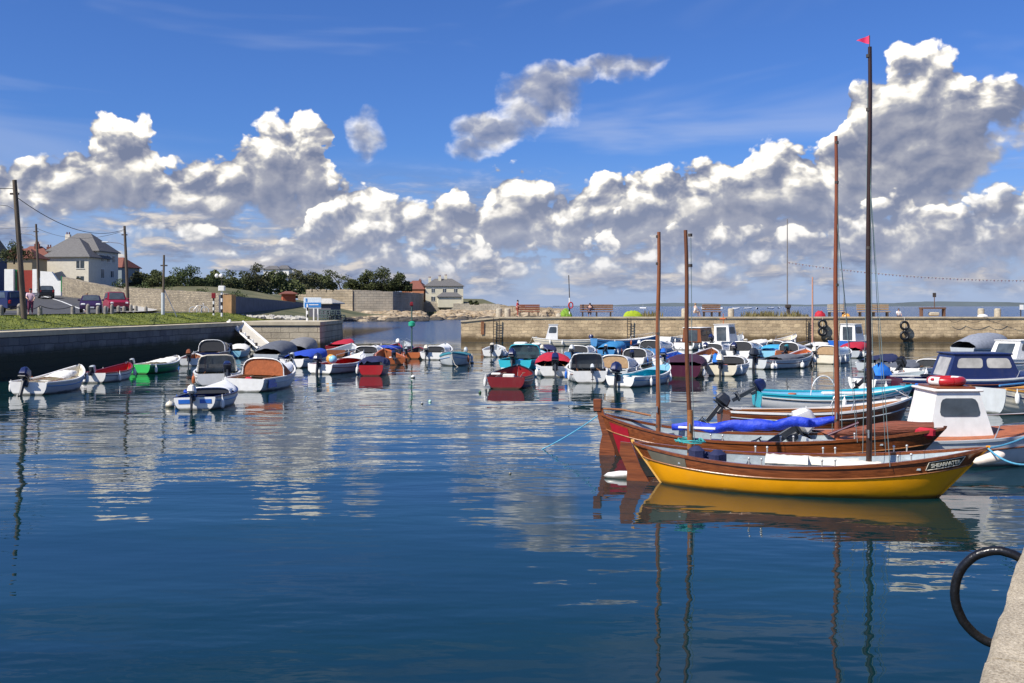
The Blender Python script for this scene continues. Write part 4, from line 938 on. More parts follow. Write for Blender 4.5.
# white bundles (covered oars and sail) lying inside
mb = MB()
for (a, b_, yy, zz, w) in ((.40, .52, -.05, .56, .34), (.47, .66, .1, .53, .26), (.60, .72, -.1, .52, .2)):
    rg = []
    for i in range(13):
        t = lerp(a, b_, i / 12); rg.append([(H.x(t), yy + w * math.cos(q_) * (1 + .15 * random.random()), zz + (.10 + .03 * random.random()) * math.sin(q_)) for q_ in [2 * PI * k / 10 for k in range(10)]])
    mb.loft(rg, True, True, True)
mb.build('white_sailcloth', canvas('cream', (.70, .66, .56)), sk)
mb = MB()
for i, (t, yy) in enumerate(((.22, .1), (.26, -.15), (.20, -.25))):
    mb.box((H.x(t), yy, .50 + .08 * i), (.34, .26, .30), rz=i, bev=.08)
mb.build('dark_gear', CNAVY, sk)
# rope coil near the aft mast
mb = MB(); rp = [Vector((x_ + .26 * math.cos(i * .7) * (1 + .2 * math.sin(i)), .22 * math.sin(i * .7) - .05, .86 + .03 * math.sin(i * 2.3) + .001 * i)) for i in range(40)]; mb.tube(rp, .014, 6); mb.build('rope_coil', mat('rope_turquoise', (.05, .35, .34), .8), sk)
# second skiff, red and brown, behind
s2 = Vector((PX(601, 24.2), 24.2)); b2 = Vector((PX(945, 21.6), 21.6)); L2 = (b2 - s2).length
sk2, H2 = skiff('sailing_skiff', 'double ended wooden skiff with red stern and a boom wrapped in bright blue cover', s2, b2, L2, 1.75, 1.00, .57, .96, RUSTW, VARN, PEBBLE, .30, .06, .13)
thwarts(sk2, H2, (.2, .35, .5, .66, .82), PEBBLE, -.15, .24); rub(sk2, H2, .30, VARN2, .018)
side_patch(sk2, H2, .028, .095, .10, .74, mat('red_panel_paint', (.32, .010, .022), .35), 'red_panel', .012, n=14, k=8)
post(sk2, H2, 1, RUSTW, .05, 'stem_post'); 
mb = MB(); x0 = H2.x(0)
mb.prism([(x0 + .05, 1.10), (x0 - .10, 1.14), (x0 - .07, .9), (x0 + .04, .5), (x0 - .02, .25), (x0 - .06, -.25), (x0 + .36, -.25), (x0 + .34, .2), (x0 + .22, .6), (x0 + .12, .9)], .06); rd = mb.build('rudder', VARN, sk2)
mb = MB(); mb.box((x0 - .08, 0, 1.20), (.18, .12, .30), bev=.015, taper=1.12); mb.build('rudder_head', VARN, rd)
mb = MB(); mb.tube([(x0 - .05, 0, 1.12), (x0 + .5, .1, 1.10), (x0 + 1.2, .12, .98)], .024, 8); mb.build('tiller', VARN2, rd)
xa, Ya = local_x(sk2, 657.5); mast(sk2, xa, 0, .1, HC + (HZ - 232) / F * Ya, .058, .042, (.02, 0), mat('tan_mast', (.22, .075, .028), .45, vary=.3, stretch=(5, 5, .4)))
xb, Yb = local_x(sk2, 836.5); mast(sk2, xb, 0, .1, HC + (HZ - 136) / F * Yb, .062, .036, (-.02, 0), mat('red_mast', (.20, .055, .022), .45, vary=.3, stretch=(5, 5, .4)))
for sd_ in (-1, 1): MB().tube([(xb, 0, 5.6), (xb + .45, sd_ * H2.b(.7), H2.z(.7))], .006, 4).build('shroud', WIRE, sk2)
rig(sk2, H2, xb, HC + (HZ - 136) / F * Yb, ((.12, -.1), (-.1, .1))); rig(sk2, H2, xa, HC + (HZ - 232) / F * Ya, ((.1, -.08),))
# blue sail cover on the boom: from aft mast to fore mast
mb = MB(); rg = []; x0, _ = local_x(sk2, 672); x1, _ = local_x(sk2, 834)
for i in range(37):
    u = i / 36; w = .055 + .11 * math.sin(PI * min(1, .12 + u * .75)) + .012 * random.random(); zz = .74 + .30 * u ** 1.6 + .03 * math.sin(u * 19) - .02 * math.sin(u * 31)
    if .62 < u < .66: w *= .72
    w *= .74; rg.append([(lerp(x0, x1, u), .12 + w * .8 * math.cos(q_), zz + w * math.sin(q_) * (1 + .2 * math.sin(3 * q_ + i * .5))) for q_ in [2 * PI * k / 12 for k in range(12)]])
mb.loft(rg, True, True, True); mb.build('blue_sail_cover', mat('canvas_royal', (.01, .045, .52), .6, vary=.2, scale=5, bump=.04, bscale=6), sk2)
# furled brown sail right of the fore mast and its red bag
mb = MB(); rg = []; x0, _ = local_x(sk2, 832); x1, _ = local_x(sk2, 934)
for i in range(25):
    u = i / 24; w = .05 + .12 * math.sin(PI * min(.8, u * .9 + .02)) ** .8
    rg.append([(lerp(x0, x1, u), -.05 + w * math.cos(q_), .78 + .20 * u + w * .9 * math.sin(q_) * (1 + .2 * math.sin(2 * q_ + i * .3))) for q_ in [2 * PI * k / 12 for k in range(12)]])
mb.loft(rg, True, True, True); mb.build('furled_sail', mat('canvas_brown', (.17, .045, .022), .7, vary=.3, stretch=(.6, 5, 5), bump=.04, bscale=5), sk2)
mb = MB(); mb.box((x1 - .18, -.05, .87), (.42, .34, .30), bev=.09); mb.build('red_sail_bag', CRED, sk2)
mb = MB(); mb.tube([(x0 - .1, -.12, .72), (x0 + .55, -.1, 1.02)], .03, 8); mb.build('tiller_pole', MAROON, sk2)
mb = MB(); mb.box((local_x(sk2, 700)[0], -.45, .80), (.85, .1, .05), bev=.01); mb.build('white_oar_blade', WHITE, sk2)
# thole pins and blocks along both skiffs' rails
PIN = mat('pale_pin', (.62, .62, .58), .3, .5)
for root, Hh in ((sk, H), (sk2, H2)):
    for t in (.36, .395, .56, .595, .76, .795):
        for sd_ in (-1, 1):
            mb = MB(); c_ = Vector((Hh.x(t), sd_ * (Hh.b(t) - .02), Hh.z(t))); mb.tube([c_, c_ + Vector((0, 0, .12))], .016, 6); mb.ball(c_ + Vector((0, 0, .13)), .026, n=8); mb.build('thole_pin', PIN, root)
# mooring lines
def line(name, label, cat, a, b_, sag, r=.012, m=ROPE, n=16):
    a = Vector(a); b_ = Vector(b_); c = a
    pts = [a.lerp(b_, i / n) - a + Vector((0, 0, -sag * 4 * (i / n) * (1 - i / n))) for i in range(n + 1)]
    o = MB().tube(pts, r, 6).build(name, m, loc=a); return tag(o, label, cat)
e1 = sk2.matrix_basis @ Vector((H2.x(0), 0, 1.0))
line('mooring_rope', 'blue rope running down left from the red skiff stern into the water', 'rope', e1, at(541, 449) + Vector((0, 0, -.02)), .05, .014)
e2 = sk.matrix_basis @ Vector((H.x(1), 0, .96))
line('mooring_rope', 'blue rope rising right from the yellow skiff bow', 'rope', e2, (PX(1060, 21), 21, PZ(415, 21)), .12, .018)
line('mooring_rope', 'blue rope from the yellow skiff bow to the near quay, sagging right', 'rope', e2, (PX(1062, 14.5), 14.5, 1.5), .25, .018)
fl_ = MB(); fl_.lathe([(.01, -.42), (.07, -.34), (.11, -.1), (.11, .1), (.07, .34), (.01, .42)], (0, 0, 0), 10, Matrix.Rotation(PI / 2, 4, 'Y')); p = at(624, 478)
tag(fl_.build('long_float', WHITE, loc=(p.x, p.y, .04), rz=-.1), 'long white float lying in the water at the skiffs\' sterns', 'float')
# floating buoys
def buoy(px, py, r, m, lab, grp='small floats on the harbour water'):
    p = at(px, py); mb = MB(); mb.ball((0, 0, r * .35), r, n=12); mb.tube([(0, 0, r * 1.2), (0, 0, r * 1.6)], r * .18, 6); tag(mb.build('buoy', m, loc=p), lab, 'buoy', grp)
buoy(413, 378, .11, WHITE, 'round white buoy floating below the green topped post')
buoy(430, 402, .06, mat('buoy_pale_green', (.5, .75, .6), .3), 'tiny pale green float in open water, right one of a pair')
buoy(422, 404, .05, WHITE, 'tiny white float in open water, left one of a pair')
buoy(480, 393, .06, GREEN, 'tiny dark green float left of the dark red boat')
buoy(170, 407, .16, CREAM, 'cream buoy at the left side of the blue and white boat')
buoy(84, 383, .14, WHITE, 'white buoy between the furthest left boat and the red lined boat')
buoy(472, 363, .12, WHITE, 'white buoy right of the teal covered boat')
buoy(510, 474, .03, WHITE, 'very small white speck of a float in open water left of the skiffs')
p = at(595, 407); mb = MB(); mb.box((0, 0, .05), (.5, .3, .1)); 
# ------------------------------------------------------------------ left quay, jetty and land
def xq(Y): return -25.6 + (Y - 50) * 3.9 / 31
def smooth(a, b, x):
    t = max(0, min(1, (x - a) / (b - a))); return t * t * (3 - 2 * t)
def gz(X, Y):
    """ground height on the left shore"""
    if Y < 81: d = xq(Y) - X
    else: d = min(-15.6 - X, 1e3) if Y < 92 else max(0, -17 - X - max(0, Y - 92) * .10)
    z = 2.3 + .72 * smooth(.8, 5.0, d if Y < 81 else max(0, min(d, -X - 21.5)))
    if Y > 92: z += .052 * min(Y - 92, 120) * smooth(3, 32, -X - 20 )
    z += .0 
    return z
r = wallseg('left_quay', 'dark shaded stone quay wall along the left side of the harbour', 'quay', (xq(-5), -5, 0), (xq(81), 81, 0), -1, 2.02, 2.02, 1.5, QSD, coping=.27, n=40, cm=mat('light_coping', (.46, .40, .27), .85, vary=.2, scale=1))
jt = thing('jetty_head', 'short stone jetty head with a sunlit end at the left of the harbour mouth', 'jetty', (-21.7, 81, 0))
mb = MB(); mb.loft([[(-1.5, 0, -1), (6.2, 0, -1), (6.2, 11, -1), (-9, 11, -1)], [(-1.5, 0.05, 2.03), (6.1, 0.05, 2.03), (6.1, 11, 2.03), (-9, 11, 2.03)]], True, True, True); mb.build('jetty_wall', stone('jetty_stone', (.44, .38, .27), (.34, .29, .21), (.18, .15, .11), 1.5, .5, weed=(.5, (.09, .075, .035))), jt, smooth=False)
mb = MB(); mb.loft([[(-1.5, -.06, 2.04), (6.17, -.06, 2.04), (6.17, 11, 2.04), (-9, 11, 2.04)], [(-1.5, -.06, 2.31), (6.17, -.06, 2.31), (6.17, 11, 2.31), (-9, 11, 2.31)]], True, True, True); mb.build('coping', mat('jetty_coping', (.46, .40, .28), .85, vary=.2, scale=1), jt, smooth=False)
# land sheet
def grid(name, xs, ys, f, m, kind='structure', off=0.0):
    mb = MB(); n = len(xs)
    vs = [(x, y, f(x, y) + off) for y in ys for x in xs]; fs = [(j * n + i, j * n + i + 1, (j + 1) * n + i + 1, (j + 1) * n + i) for j in range(len(ys) - 1) for i in range(n - 1)]
    mb.add(vs, fs); return tag(mb.build(name, m), kind=kind)
GRASSM = mat('grass', (.07, .115, .010), .95, vary=.4, scale=.9, bump=.05, bscale=8, col2=(.21, .23, .03))
SCRUB = mat('rough_ground', (.055, .075, .02), .95, scale=.15, vary=.3, col2=(.17, .15, .07), bump=.1, bscale=2)
ASPH = mat('asphalt', (.060, .060, .062), .9, vary=.15, scale=1.5, bump=.01)
mb = MB(); rows = []
Ys = [-5 + 4 * i for i in range(21)] + [81]
def strip(name, d0, d1, nd_, m, Y0=-5, Y1=81, off=0.0, step=3.0, kind='structure'):
    n = max(1, int((Y1 - Y0) / step)); mb = MB(); vs = []; 
    for j in range(n + 1):
        Y = lerp(Y0, Y1, j / n)
        for i in range(nd_ + 1):
            d = lerp(d0, d1, i / nd_); X = xq(Y) - d; vs.append((X, Y, gz(X, Y) + off))
    w = nd_ + 1; mb.add(vs, [(j * w + i, j * w + i + 1, (j + 1) * w + i + 1, (j + 1) * w + i) for j in range(n) for i in range(nd_)])
    return tag(mb.build(name, m), kind=kind)
strip('grass_bank', 1.45, 5.4, 10, GRASSM, -5, 92)
strip('ground', 5.2, 90, 40, ASPH, -5, 96, off=-.05)
# far land
grid('terrain', [-220 + 4 * i for i in range(51)] , [92 + 4 * i for i in range(20)], lambda x, y: (gz(x, y) if x < -17 else 2.0) - .06, SCRUB)
def rock_f(x, y): return 0
# road: a wide apron beside the bank then climbing away to the left
rd_pts = [((-36, 60), 9), ((-36.5, 78), 9), ((-41, 95), 9), ((-51, 112), 8), ((-62, 130), 7), ((-80, 150), 7)]
def ribbon(name, pts, m, off, w=None, kind='structure', sub=8, shift=0.0):
    mb = MB(); vs = []; P = []
    for k in range(len(pts) - 1):
        for i in range(sub): P.append([lerp(pts[k][0][c], pts[k + 1][0][c], i / sub) for c in (0, 1)] + [lerp(pts[k][1], pts[k + 1][1], i / sub)])
    P.append([*pts[-1][0], pts[-1][1]])
    for i, (x, y, ww) in enumerate(P):
        a, b_ = P[max(0, i - 1)], P[min(len(P) - 1, i + 1)]; d = Vector((b_[0] - a[0], b_[1] - a[1])).normalized(); nrm = Vector((d.y, -d.x)); w2 = (w or ww) / 2
        for s_ in (-1, -.33, .33, 1):
            X, Y = x + nrm.x * (w2 * s_ + shift), y + nrm.y * (w2 * s_ + shift); vs.append((X, Y, gz(X, Y) + off))
    mb.add(vs, [(i * 4 + k, i * 4 + k + 1, i * 4 + k + 5, i * 4 + k + 4) for i in range(len(P) - 1) for k in range(3)])
    return tag(mb.build(name, m), kind=kind)
ribbon('road', rd_pts, ASPH, .03)
ribbon('road_marking', rd_pts[2:], mat('road_paint', (.7, .7, .66), .7), .05, w=.22, shift=.5)
ribbon('pavement', [(p, 2.0) for p, w in rd_pts[1:]], CONC, .14, w=1.8, shift=6.0)

# grass blades along the bank
mb = MB()
for i in range(9000):
    Y = random.uniform(42, 92); d = random.uniform(1.5, 5.6); X = xq(Y) - d; z = gz(X, Y); h = random.uniform(.03, .08); a = random.random() * PI; w = .05
    dx, dy = w * math.cos(a), w * math.sin(a); mb.add([(X - dx, Y - dy, z - .02), (X + dx, Y + dy, z - .02), (X + random.uniform(-.05, .05), Y, z + h)], [(0, 1, 2)])
tag(mb.build('grass_tufts', mat('grass_blades', (.08, .14, .012), .9, vary=.4, scale=.4, col2=(.26, .28, .035)), smooth=False), kind='stuff', cat='grass', label='short green grass on the bank behind the left quay')

# boundary walls
def rw(x0, Y0, x1, Y1, yt0, yt1, name, label, m, th=.5, zb=1.5, coping=None, rt=.04, n=16):
    return wallseg(name, label, 'wall', (PX(x0, Y0), Y0, 0), (PX(x1, Y1), Y1, 0), zb, PZ(yt0, Y0), PZ(yt1, Y1), th, m, coping=coping, n=n, rough_top=rt)
rw(124, 108, 224, 92, 287, 293.5, 'stone_wall', 'sunlit rubble stone wall behind the two wooden poles on the grass bank', RUBBLE, coping=None)
rw(62, 126, 134, 108.5, 277, 292, 'stone_wall', 'rubble stone wall sloping down from the grey roofed house', RUBBLE, th=.6)
rw(224.3, 92, 303, 150, 295, 303, 'boundary_wall', 'long dark shaded boundary wall running away towards the blue sign', mat('wall_shade_tone', (.12, .13, .16), .85, vary=.2, scale=1), th=.5)  # the wall face's shade is put into its dark blue-grey colour
o = rw(222, 91.2, 231.5, 90.9, 295, 295, 'wall_end', 'brown sunlit end of the dark boundary wall', mat('wall_end_lit_tone', (.34, .20, .09), .85, vary=.2, scale=1.5), th=.7); o['category'] = 'pier'  # lit end of the same wall, sunlight put into the brown tone
# sea walls beyond the mouth
WL = stone('sea_wall_lit_tone', (.52, .42, .28), (.40, .33, .23), (.20, .17, .13), 1.5, .6, bump=.06, big=.12)  # paler copy of the sea wall stone, sunlight put into the colour
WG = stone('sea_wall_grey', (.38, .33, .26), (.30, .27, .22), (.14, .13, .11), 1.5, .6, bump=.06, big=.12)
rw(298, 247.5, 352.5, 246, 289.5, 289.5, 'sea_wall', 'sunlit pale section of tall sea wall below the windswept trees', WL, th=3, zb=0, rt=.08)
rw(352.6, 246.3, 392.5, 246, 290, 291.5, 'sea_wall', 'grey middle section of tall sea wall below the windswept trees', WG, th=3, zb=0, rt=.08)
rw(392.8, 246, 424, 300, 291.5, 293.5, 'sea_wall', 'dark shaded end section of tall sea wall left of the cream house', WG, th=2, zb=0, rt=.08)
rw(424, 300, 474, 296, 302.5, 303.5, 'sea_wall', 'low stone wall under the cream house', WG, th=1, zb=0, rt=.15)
rw(474, 296, 500, 290, 303.6, 304.2, 'sea_wall', 'low brown wall at the end of the point right of the cream house', WG, th=1, zb=0, rt=.15)
# rocky shore (point of land)
def shore(x, y):
    return 0
ROCK = mat('shore_rock', (.30, .20, .10), .9, vary=.3, scale=.5, bump=.3, bscale=1.2, col2=(.46, .38, .27))
ROCKD = mat('dark_shore_rock', (.07, .06, .05), .9, vary=.3, scale=.5, bump=.2, bscale=1.2)
def rock(mb, c, s):
    rings = []; n = 7
    for k in range(5):
        a = PI * (k + .35) / 5.3; rings.append([(c[0] + s[0] * math.sin(a) * math.cos(2 * PI * j / n) * random.uniform(.75, 1.25), c[1] + s[1] * math.sin(a) * math.sin(2 * PI * j / n) * random.uniform(.75, 1.2), c[2] - s[2] * math.cos(a) * random.uniform(.8, 1.2)) for j in range(n)])
    mb.loft(rings, True, True, True)
# point land slab
pts = [(-60, 190), (-50, 215), (-40, 236), (-31, 243), (-27.5, 246), (-26, 262), (-24, 290), (-12, 288), (-3, 284), (2, 290), (-6, 330), (-120, 420), (-220, 330), (-220, 190)]
mb = MB(); mb.loft([[(x, y, -1) for x, y in pts], [(x * .99 - .5, y + 1.5, 1.9) for x, y in pts]], True, True, True)
tag(mb.build('headland', SCRUB, smooth=False), kind='structure')
mb = MB(); mb.add([(-220, 215, 5), (-62, 222, 4.2), (-54, 252, 6.2), (-30, 262, 6.4), (-26, 302, 5.2), (-2, 300, 3.2), (-10, 340, 6.), (-220, 340, 9)], [(0, 1, 2, 3, 7), (3, 4, 6, 7), (4, 5, 6)])
tag(mb.build('headland_top', SCRUB, smooth=False), kind='structure')
k = 0
mbs = {0: MB(), 1: MB()}
for i in range(520):
    u = random.random(); 
    if u < .55: x = lerp(338, 424, random.random()); Y = random.uniform(232, 246) 
    else: x = lerp(415, 502, random.random()); Y = random.uniform(262, 284) if x > 440 else random.uniform(250, 272)
    zc = smooth(232 if u < .55 else 262, 246 if u < .55 else 284, Y) * 1.7; s_ = random.uniform(.5, 1.6)
    m_ = 1 if (zc < .35 and random.random() < .8) else 0
    rock(mbs[m_], (PX(x, Y), Y, zc - .2), (s_ * 1.4, s_, s_ * .75))
tag(mbs[0].build('shore_rocks', ROCK, smooth=False), kind='stuff', cat='rocks', label='tan and orange boulders along the shore below the sea walls')
tag(mbs[1].build('wet_shore_rocks', ROCKD, smooth=False), kind='stuff', cat='rocks', label='dark wet boulders at the waterline below the sea walls')
# pale rubble along the jetty foot and lobster pots
mb = MB()
for i in range(130):
    x = lerp(231, 304, random.random()); Y = random.uniform(93, 99); rock(mb, (PX(x, Y), Y, 2.3 + random.uniform(0, .35) * (1 - (x - 231) / 110)), (random.uniform(.2, .5), .3, random.uniform(.15, .32)))
tag(mb.build('rubble_heap', mat('pale_rubble', (.42, .40, .35), .9, vary=.25, scale=2), smooth=False), kind='stuff', cat='rocks', label='pale heap of stones at the foot of the dark boundary wall')
for i in range(9):
    x = 322 + (i % 5) * 4.6 + random.uniform(-1, 1); Y = random.uniform(89, 91.4) if i < 5 else 90.6; z0 = 2.31 + (.45 if i >= 5 else 0)
    mb = MB(); n = 10
    for xx in (-.4, 0, .4): mb.tube([(xx, .28 * math.cos(a), .05 + .42 * math.sin(a)) for a in [PI * k / n for k in range(n + 1)]], .035, 5)
    for a in (0, .5, 1.05, 1.57, 2.1, 2.64, 3.14): mb.tube([(-.4, .28 * math.cos(a), .05 + .42 * math.sin(a)), (.4, .28 * math.cos(a), .05 + .42 * math.sin(a))], .03, 5)
    o = mb.build('lobster_pot', mat('pot_mesh', (.07, .10, .10), .9, vary=.4), loc=(PX(x, Y), Y, z0), rz=random.uniform(-.5, .5)); tag(o, 'one of the dark lobster pots heaped at the end of the left jetty', 'lobster pot', 'lobster pots on the jetty head')

# ------------------------------------------------------------------ trees
LEAFS = [mat('foliage_dark', (.034, .056, .015), .9, vary=.5, scale=.7, col2=(.10, .115, .032)), mat('foliage_mid', (.03, .065, .015), .9, vary=.5, scale=.7, col2=(.09, .12, .03)), mat('foliage_olive', (.05, .06, .02), .9, vary=.5, scale=.7, col2=(.13, .13, .05))]
BARK = mat('bark', (.06, .045, .03), .9, vary=.3)
def tree(px, Y, wpx, ytop, ybase, label, lm=0, lean=0.0, n=None, sparse=1.0, group='trees on the far shore', name='tree', flat=.6, nb=7):
    wpx *= 1.35 if name == 'tree' else 1.1
    k_ = Y / F; z0 = PZ(ybase, Y); H_ = (ybase - ytop) * k_; Wd = wpx * k_; x0 = PX(px, Y)
    r = thing(name, label, 'tree' if name != 'bush' else 'bush', (x0, Y, z0 - .3), 0, group)
    tb = MB(); th_ = H_ * .42; tip = Vector((lean * Wd * .3, 0, th_)); tb.tube([(0, 0, 0), tip * .5 + Vector((lean * .2, 0, 0)), tip], max(.12, H_ * .03), 6, max(.07, H_ * .018))
    cl = []
    for i in range(nb):
        a = 2 * PI * i / nb + random.random(); rr = Wd * .33 * random.uniform(.5, 1.1)
        c = Vector((rr * math.cos(a) + lean * Wd * .25, rr * math.sin(a) * .8, H_ * (.12 + .30 * (i % 3) / 2 + flat * random.uniform(.25, .72) * (1 - .35 * (rr / (Wd * .5)) ** 2))))
        s_ = Wd * random.uniform(.15, .26); cl.append((c, s_)); tb.tube([tip * .8, tip.lerp(c, .6) + Vector((0, 0, -.1 * H_)), c], max(.06, H_ * .013), 5, .03)
    cl.append((Vector((lean * Wd * .3, 0, H_ * (.88 if flat > .4 else .8))), Wd * .2))
    tb.build('trunk', BARK, r)
    mb = MB(); N = n or int(2100 * sparse); ls = max(.10, k_ * .95)
    for i in range(N):
        c, s_ = random.choice(cl); v = Vector((random.gauss(0, 1), random.gauss(0, 1), random.gauss(0, 1))).normalized(); rr = s_ * random.uniform(.45, 1.08) * (1 + .25 * math.sin(v.x * 5 + v.z * 4))
        p = c + Vector((v.x * rr, v.y * rr, v.z * rr * .62)); q_ = Vector((random.gauss(0, 1), random.gauss(0, 1), random.gauss(0, 1))).normalized(); u_ = v.cross(q_).normalized() * ls * random.uniform(.5, 1.2); w_ = q_.cross(u_).normalized() * ls * random.uniform(.4, .9)
        mb.add([p - u_, p - w_ * .7, p + u_, p + w_], [(0, 1, 2, 3)])
    mb.build('crown', LEAFS[lm], r, smooth=False); return r
tr = [  # px, depth, width, top, base, species colour, label
 (176, 168, 30, 267, 293, 1, 'bright green leafy tree behind the sunlit rubble wall, left end'),
 (195, 172, 30, 265, 294, 1, 'rounded green tree just left of the striped light post'),
 (158, 165, 22, 269, 294, 0, 'dark tree behind the second wooden pole on the grass bank'),
 (146, 180, 20, 272, 292, 0, 'low dark tree between the red roofed cottage and the rubble wall trees'),
 (136, 178, 18, 270, 292, 2, 'small thin tree just right of the wooden pole beside the cars'),
 (212, 185, 20, 273, 294, 1, 'low green tree straight behind the top of the striped light post'),
 (228, 190, 24, 269, 293, 0, 'dark tree standing left of the tallest umbrella shaped tree'),
 (243, 196, 22, 270, 294, 0, 'dense dark green tree touching the tallest umbrella shaped tree'),
 (256, 196, 24, 262, 293, 2, 'tallest umbrella shaped tree in the left woods'),
 (270, 205, 22, 271, 293, 0, 'dark tree between the umbrella tree and the white roofs'),
 (284, 200, 20, 271, 292, 1, 'green tree below the small white roofs'),
 (298, 205, 24, 269, 292, 2, 'olive brown tree right of the small white roofs'),
 (312, 225, 22, 271, 291, 2, 'olive tree above the blue sign'),
 (326, 235, 20, 275, 291, 0, 'low dark tree left of the bent pine above the sea wall'),
 (352, 256, 16, 279, 291, 0, 'small dark tree right of the bent pine'),
 (366, 258, 22, 270, 291, 0, 'thick dark evergreen above the middle of the sea wall'),
 (381, 256, 26, 267, 291, 0, 'biggest dark evergreen tree on the sea wall'),
 (398, 258, 20, 272, 292, 0, 'dark windblown evergreen next to the orange roof'),
 (14, 140, 26, 240, 262, 0, 'dark pine behind the dark building at the left edge')]
for px, Y, w, yt, yb, lm, lab in tr:
    tree(px, Y, w, yt, yb, lab, lm, lean=.3 if px > 360 else random.uniform(-.2, .3), flat=.62)
# undergrowth that reads as one mass between and behind the trees
mb = MB()
for i in range(9000):
    px = random.uniform(136, 412); Y = random.uniform(196, 212) if px < 305 else random.uniform(258, 266)
    top = 278 + 5 * math.sin(px * .11) + 3 * math.sin(px * .31 + 1); py = lerp(294, top, random.random() ** .8) if px < 330 else lerp(291, 284, random.random())
    if 332 < px < 352: continue
    p = Vector((PX(px, Y), Y, PZ(py, Y))); u_ = Vector((random.gauss(0, 1), random.gauss(0, 1), random.gauss(0, 1))).normalized(); w_ = u_.cross(Vector((random.gauss(0, 1), random.gauss(0, 1), random.gauss(0, 1)))).normalized() * .28; u_ = u_ * .34
    mb.add([p - u_, p - w_, p + u_, p + w_], [(0, 1, 2, 3)])
tag(mb.build('undergrowth', LEAFS[0], smooth=False), kind='stuff', cat='undergrowth', label='dark green undergrowth filling the woods behind the shore walls')
def bent(px, Y, lab):
    k_ = Y / F; r = thing('pine_tree', lab, 'tree', (PX(px, Y), Y, PZ(292, Y)), 0, 'trees on the far shore')
    tb = MB(); tb.tube([(0, 0, 0), (-.4, 0, 1.8), (-1.6, 0, 3.4), (-3.2, 0, 4.9)], .2, 6, .08); tb.tube([(-1.0, 0, 2.7), (.3, 0, 3.4), (1.8, 0, 3.0)], .1, 5, .05); tb.build('trunk', BARK, r)
    mb = MB()
    for c, s_, cnt in (((-3.4, 0, 5.1), 1.0, 130), ((-2.0, 0, 4.6), .9, 110), ((-1.0, 0, 3.9), .8, 90), ((.6, 0, 3.6), 1.0, 120), ((2.0, 0, 3.0), .8, 80), ((-.6, 0, 2.5), .7, 60), ((1.2, 0, 2.2), .9, 80)):
        for i in range(cnt):
            v = Vector((random.gauss(0, .6), random.gauss(0, .6), random.gauss(0, .3))) * s_; p = Vector(c) + v; u_ = Vector((random.gauss(0, 1), random.gauss(0, 1), random.gauss(0, .5))).normalized() * .22; w_ = Vector((random.gauss(0, 1), 0, random.gauss(0, 1))).normalized() * .12
            mb.add([p - u_, p - w_, p + u_, p + w_], [(0, 1, 2, 3)])
    mb.build('crown', LEAFS[0], r, smooth=False)
bent(341, 250, 'bent windswept pine leaning left above the pale sea wall')
for px, Y, w, yt, yb, lm, lab in [(471, 290, 5, 299.5, 304, 0, 'small dark bush on the low wall, left of a pair'), (476.5, 290, 5.5, 300, 304, 0, 'small dark bush on the low wall, right of a pair'),
    (78, 150, 16, 276.5, 283, 2, 'brownish bush below the grey roofed house'), (120, 135, 16, 277, 288, 1, 'green bush beside the wooden pole behind the cars'), (145, 130, 20, 281, 291, 1, 'wide green bush on top of the rubble wall'),
    (168, 130, 24, 284, 295, 1, 'light green bush behind the rubble wall under the leafy trees'), (205, 128, 26, 286, 296, 1, 'light green bush behind the striped posts'), (238, 150, 22, 290, 298, 1, 'green hedge bush above the dark boundary wall')]:
    tree(px, Y, w, yt, yb, lab, lm, name='bush', group='bushes on the shore', n=260, nb=5, flat=.5)

# ------------------------------------------------------------------ houses
SLATE = mat('slate_roof', (.13, .125, .12), .7, vary=.25, scale=3, bump=.02, stretch=(1, 1, 6)); TILE = mat('red_tile_roof', (.19, .065, .042), .8, vary=.25, scale=3, bump=.03, stretch=(1, 1, 5))
CREAMW = mat('cream_house_render', (.72, .66, .48), .8, vary=.06, scale=1); TEALW = mat('blue_grey_render', (.22, .26, .27), .8)
def hiproof(w, d, rh, ov=.35, ridge=.5, z=0, gable=False):
    a, b = w / 2 + ov, d / 2 + ov; rl = w / 2 * ridge if not gable else a; mb = MB()
    mb.add([(-a, -b, z), (a, -b, z), (a, b, z), (-a, b, z), (-rl, 0, z + rh), (rl, 0, z + rh), (-a, -b, z - .12), (a, -b, z - .12), (a, b, z - .12), (-a, b, z - .12)], [(0, 1, 5, 4), (2, 3, 4, 5), (1, 2, 5), (3, 0, 4), (0, 6, 7, 1), (1, 7, 8, 2), (2, 8, 9, 3), (3, 9, 6, 0), (6, 9, 8, 7)])
    return mb
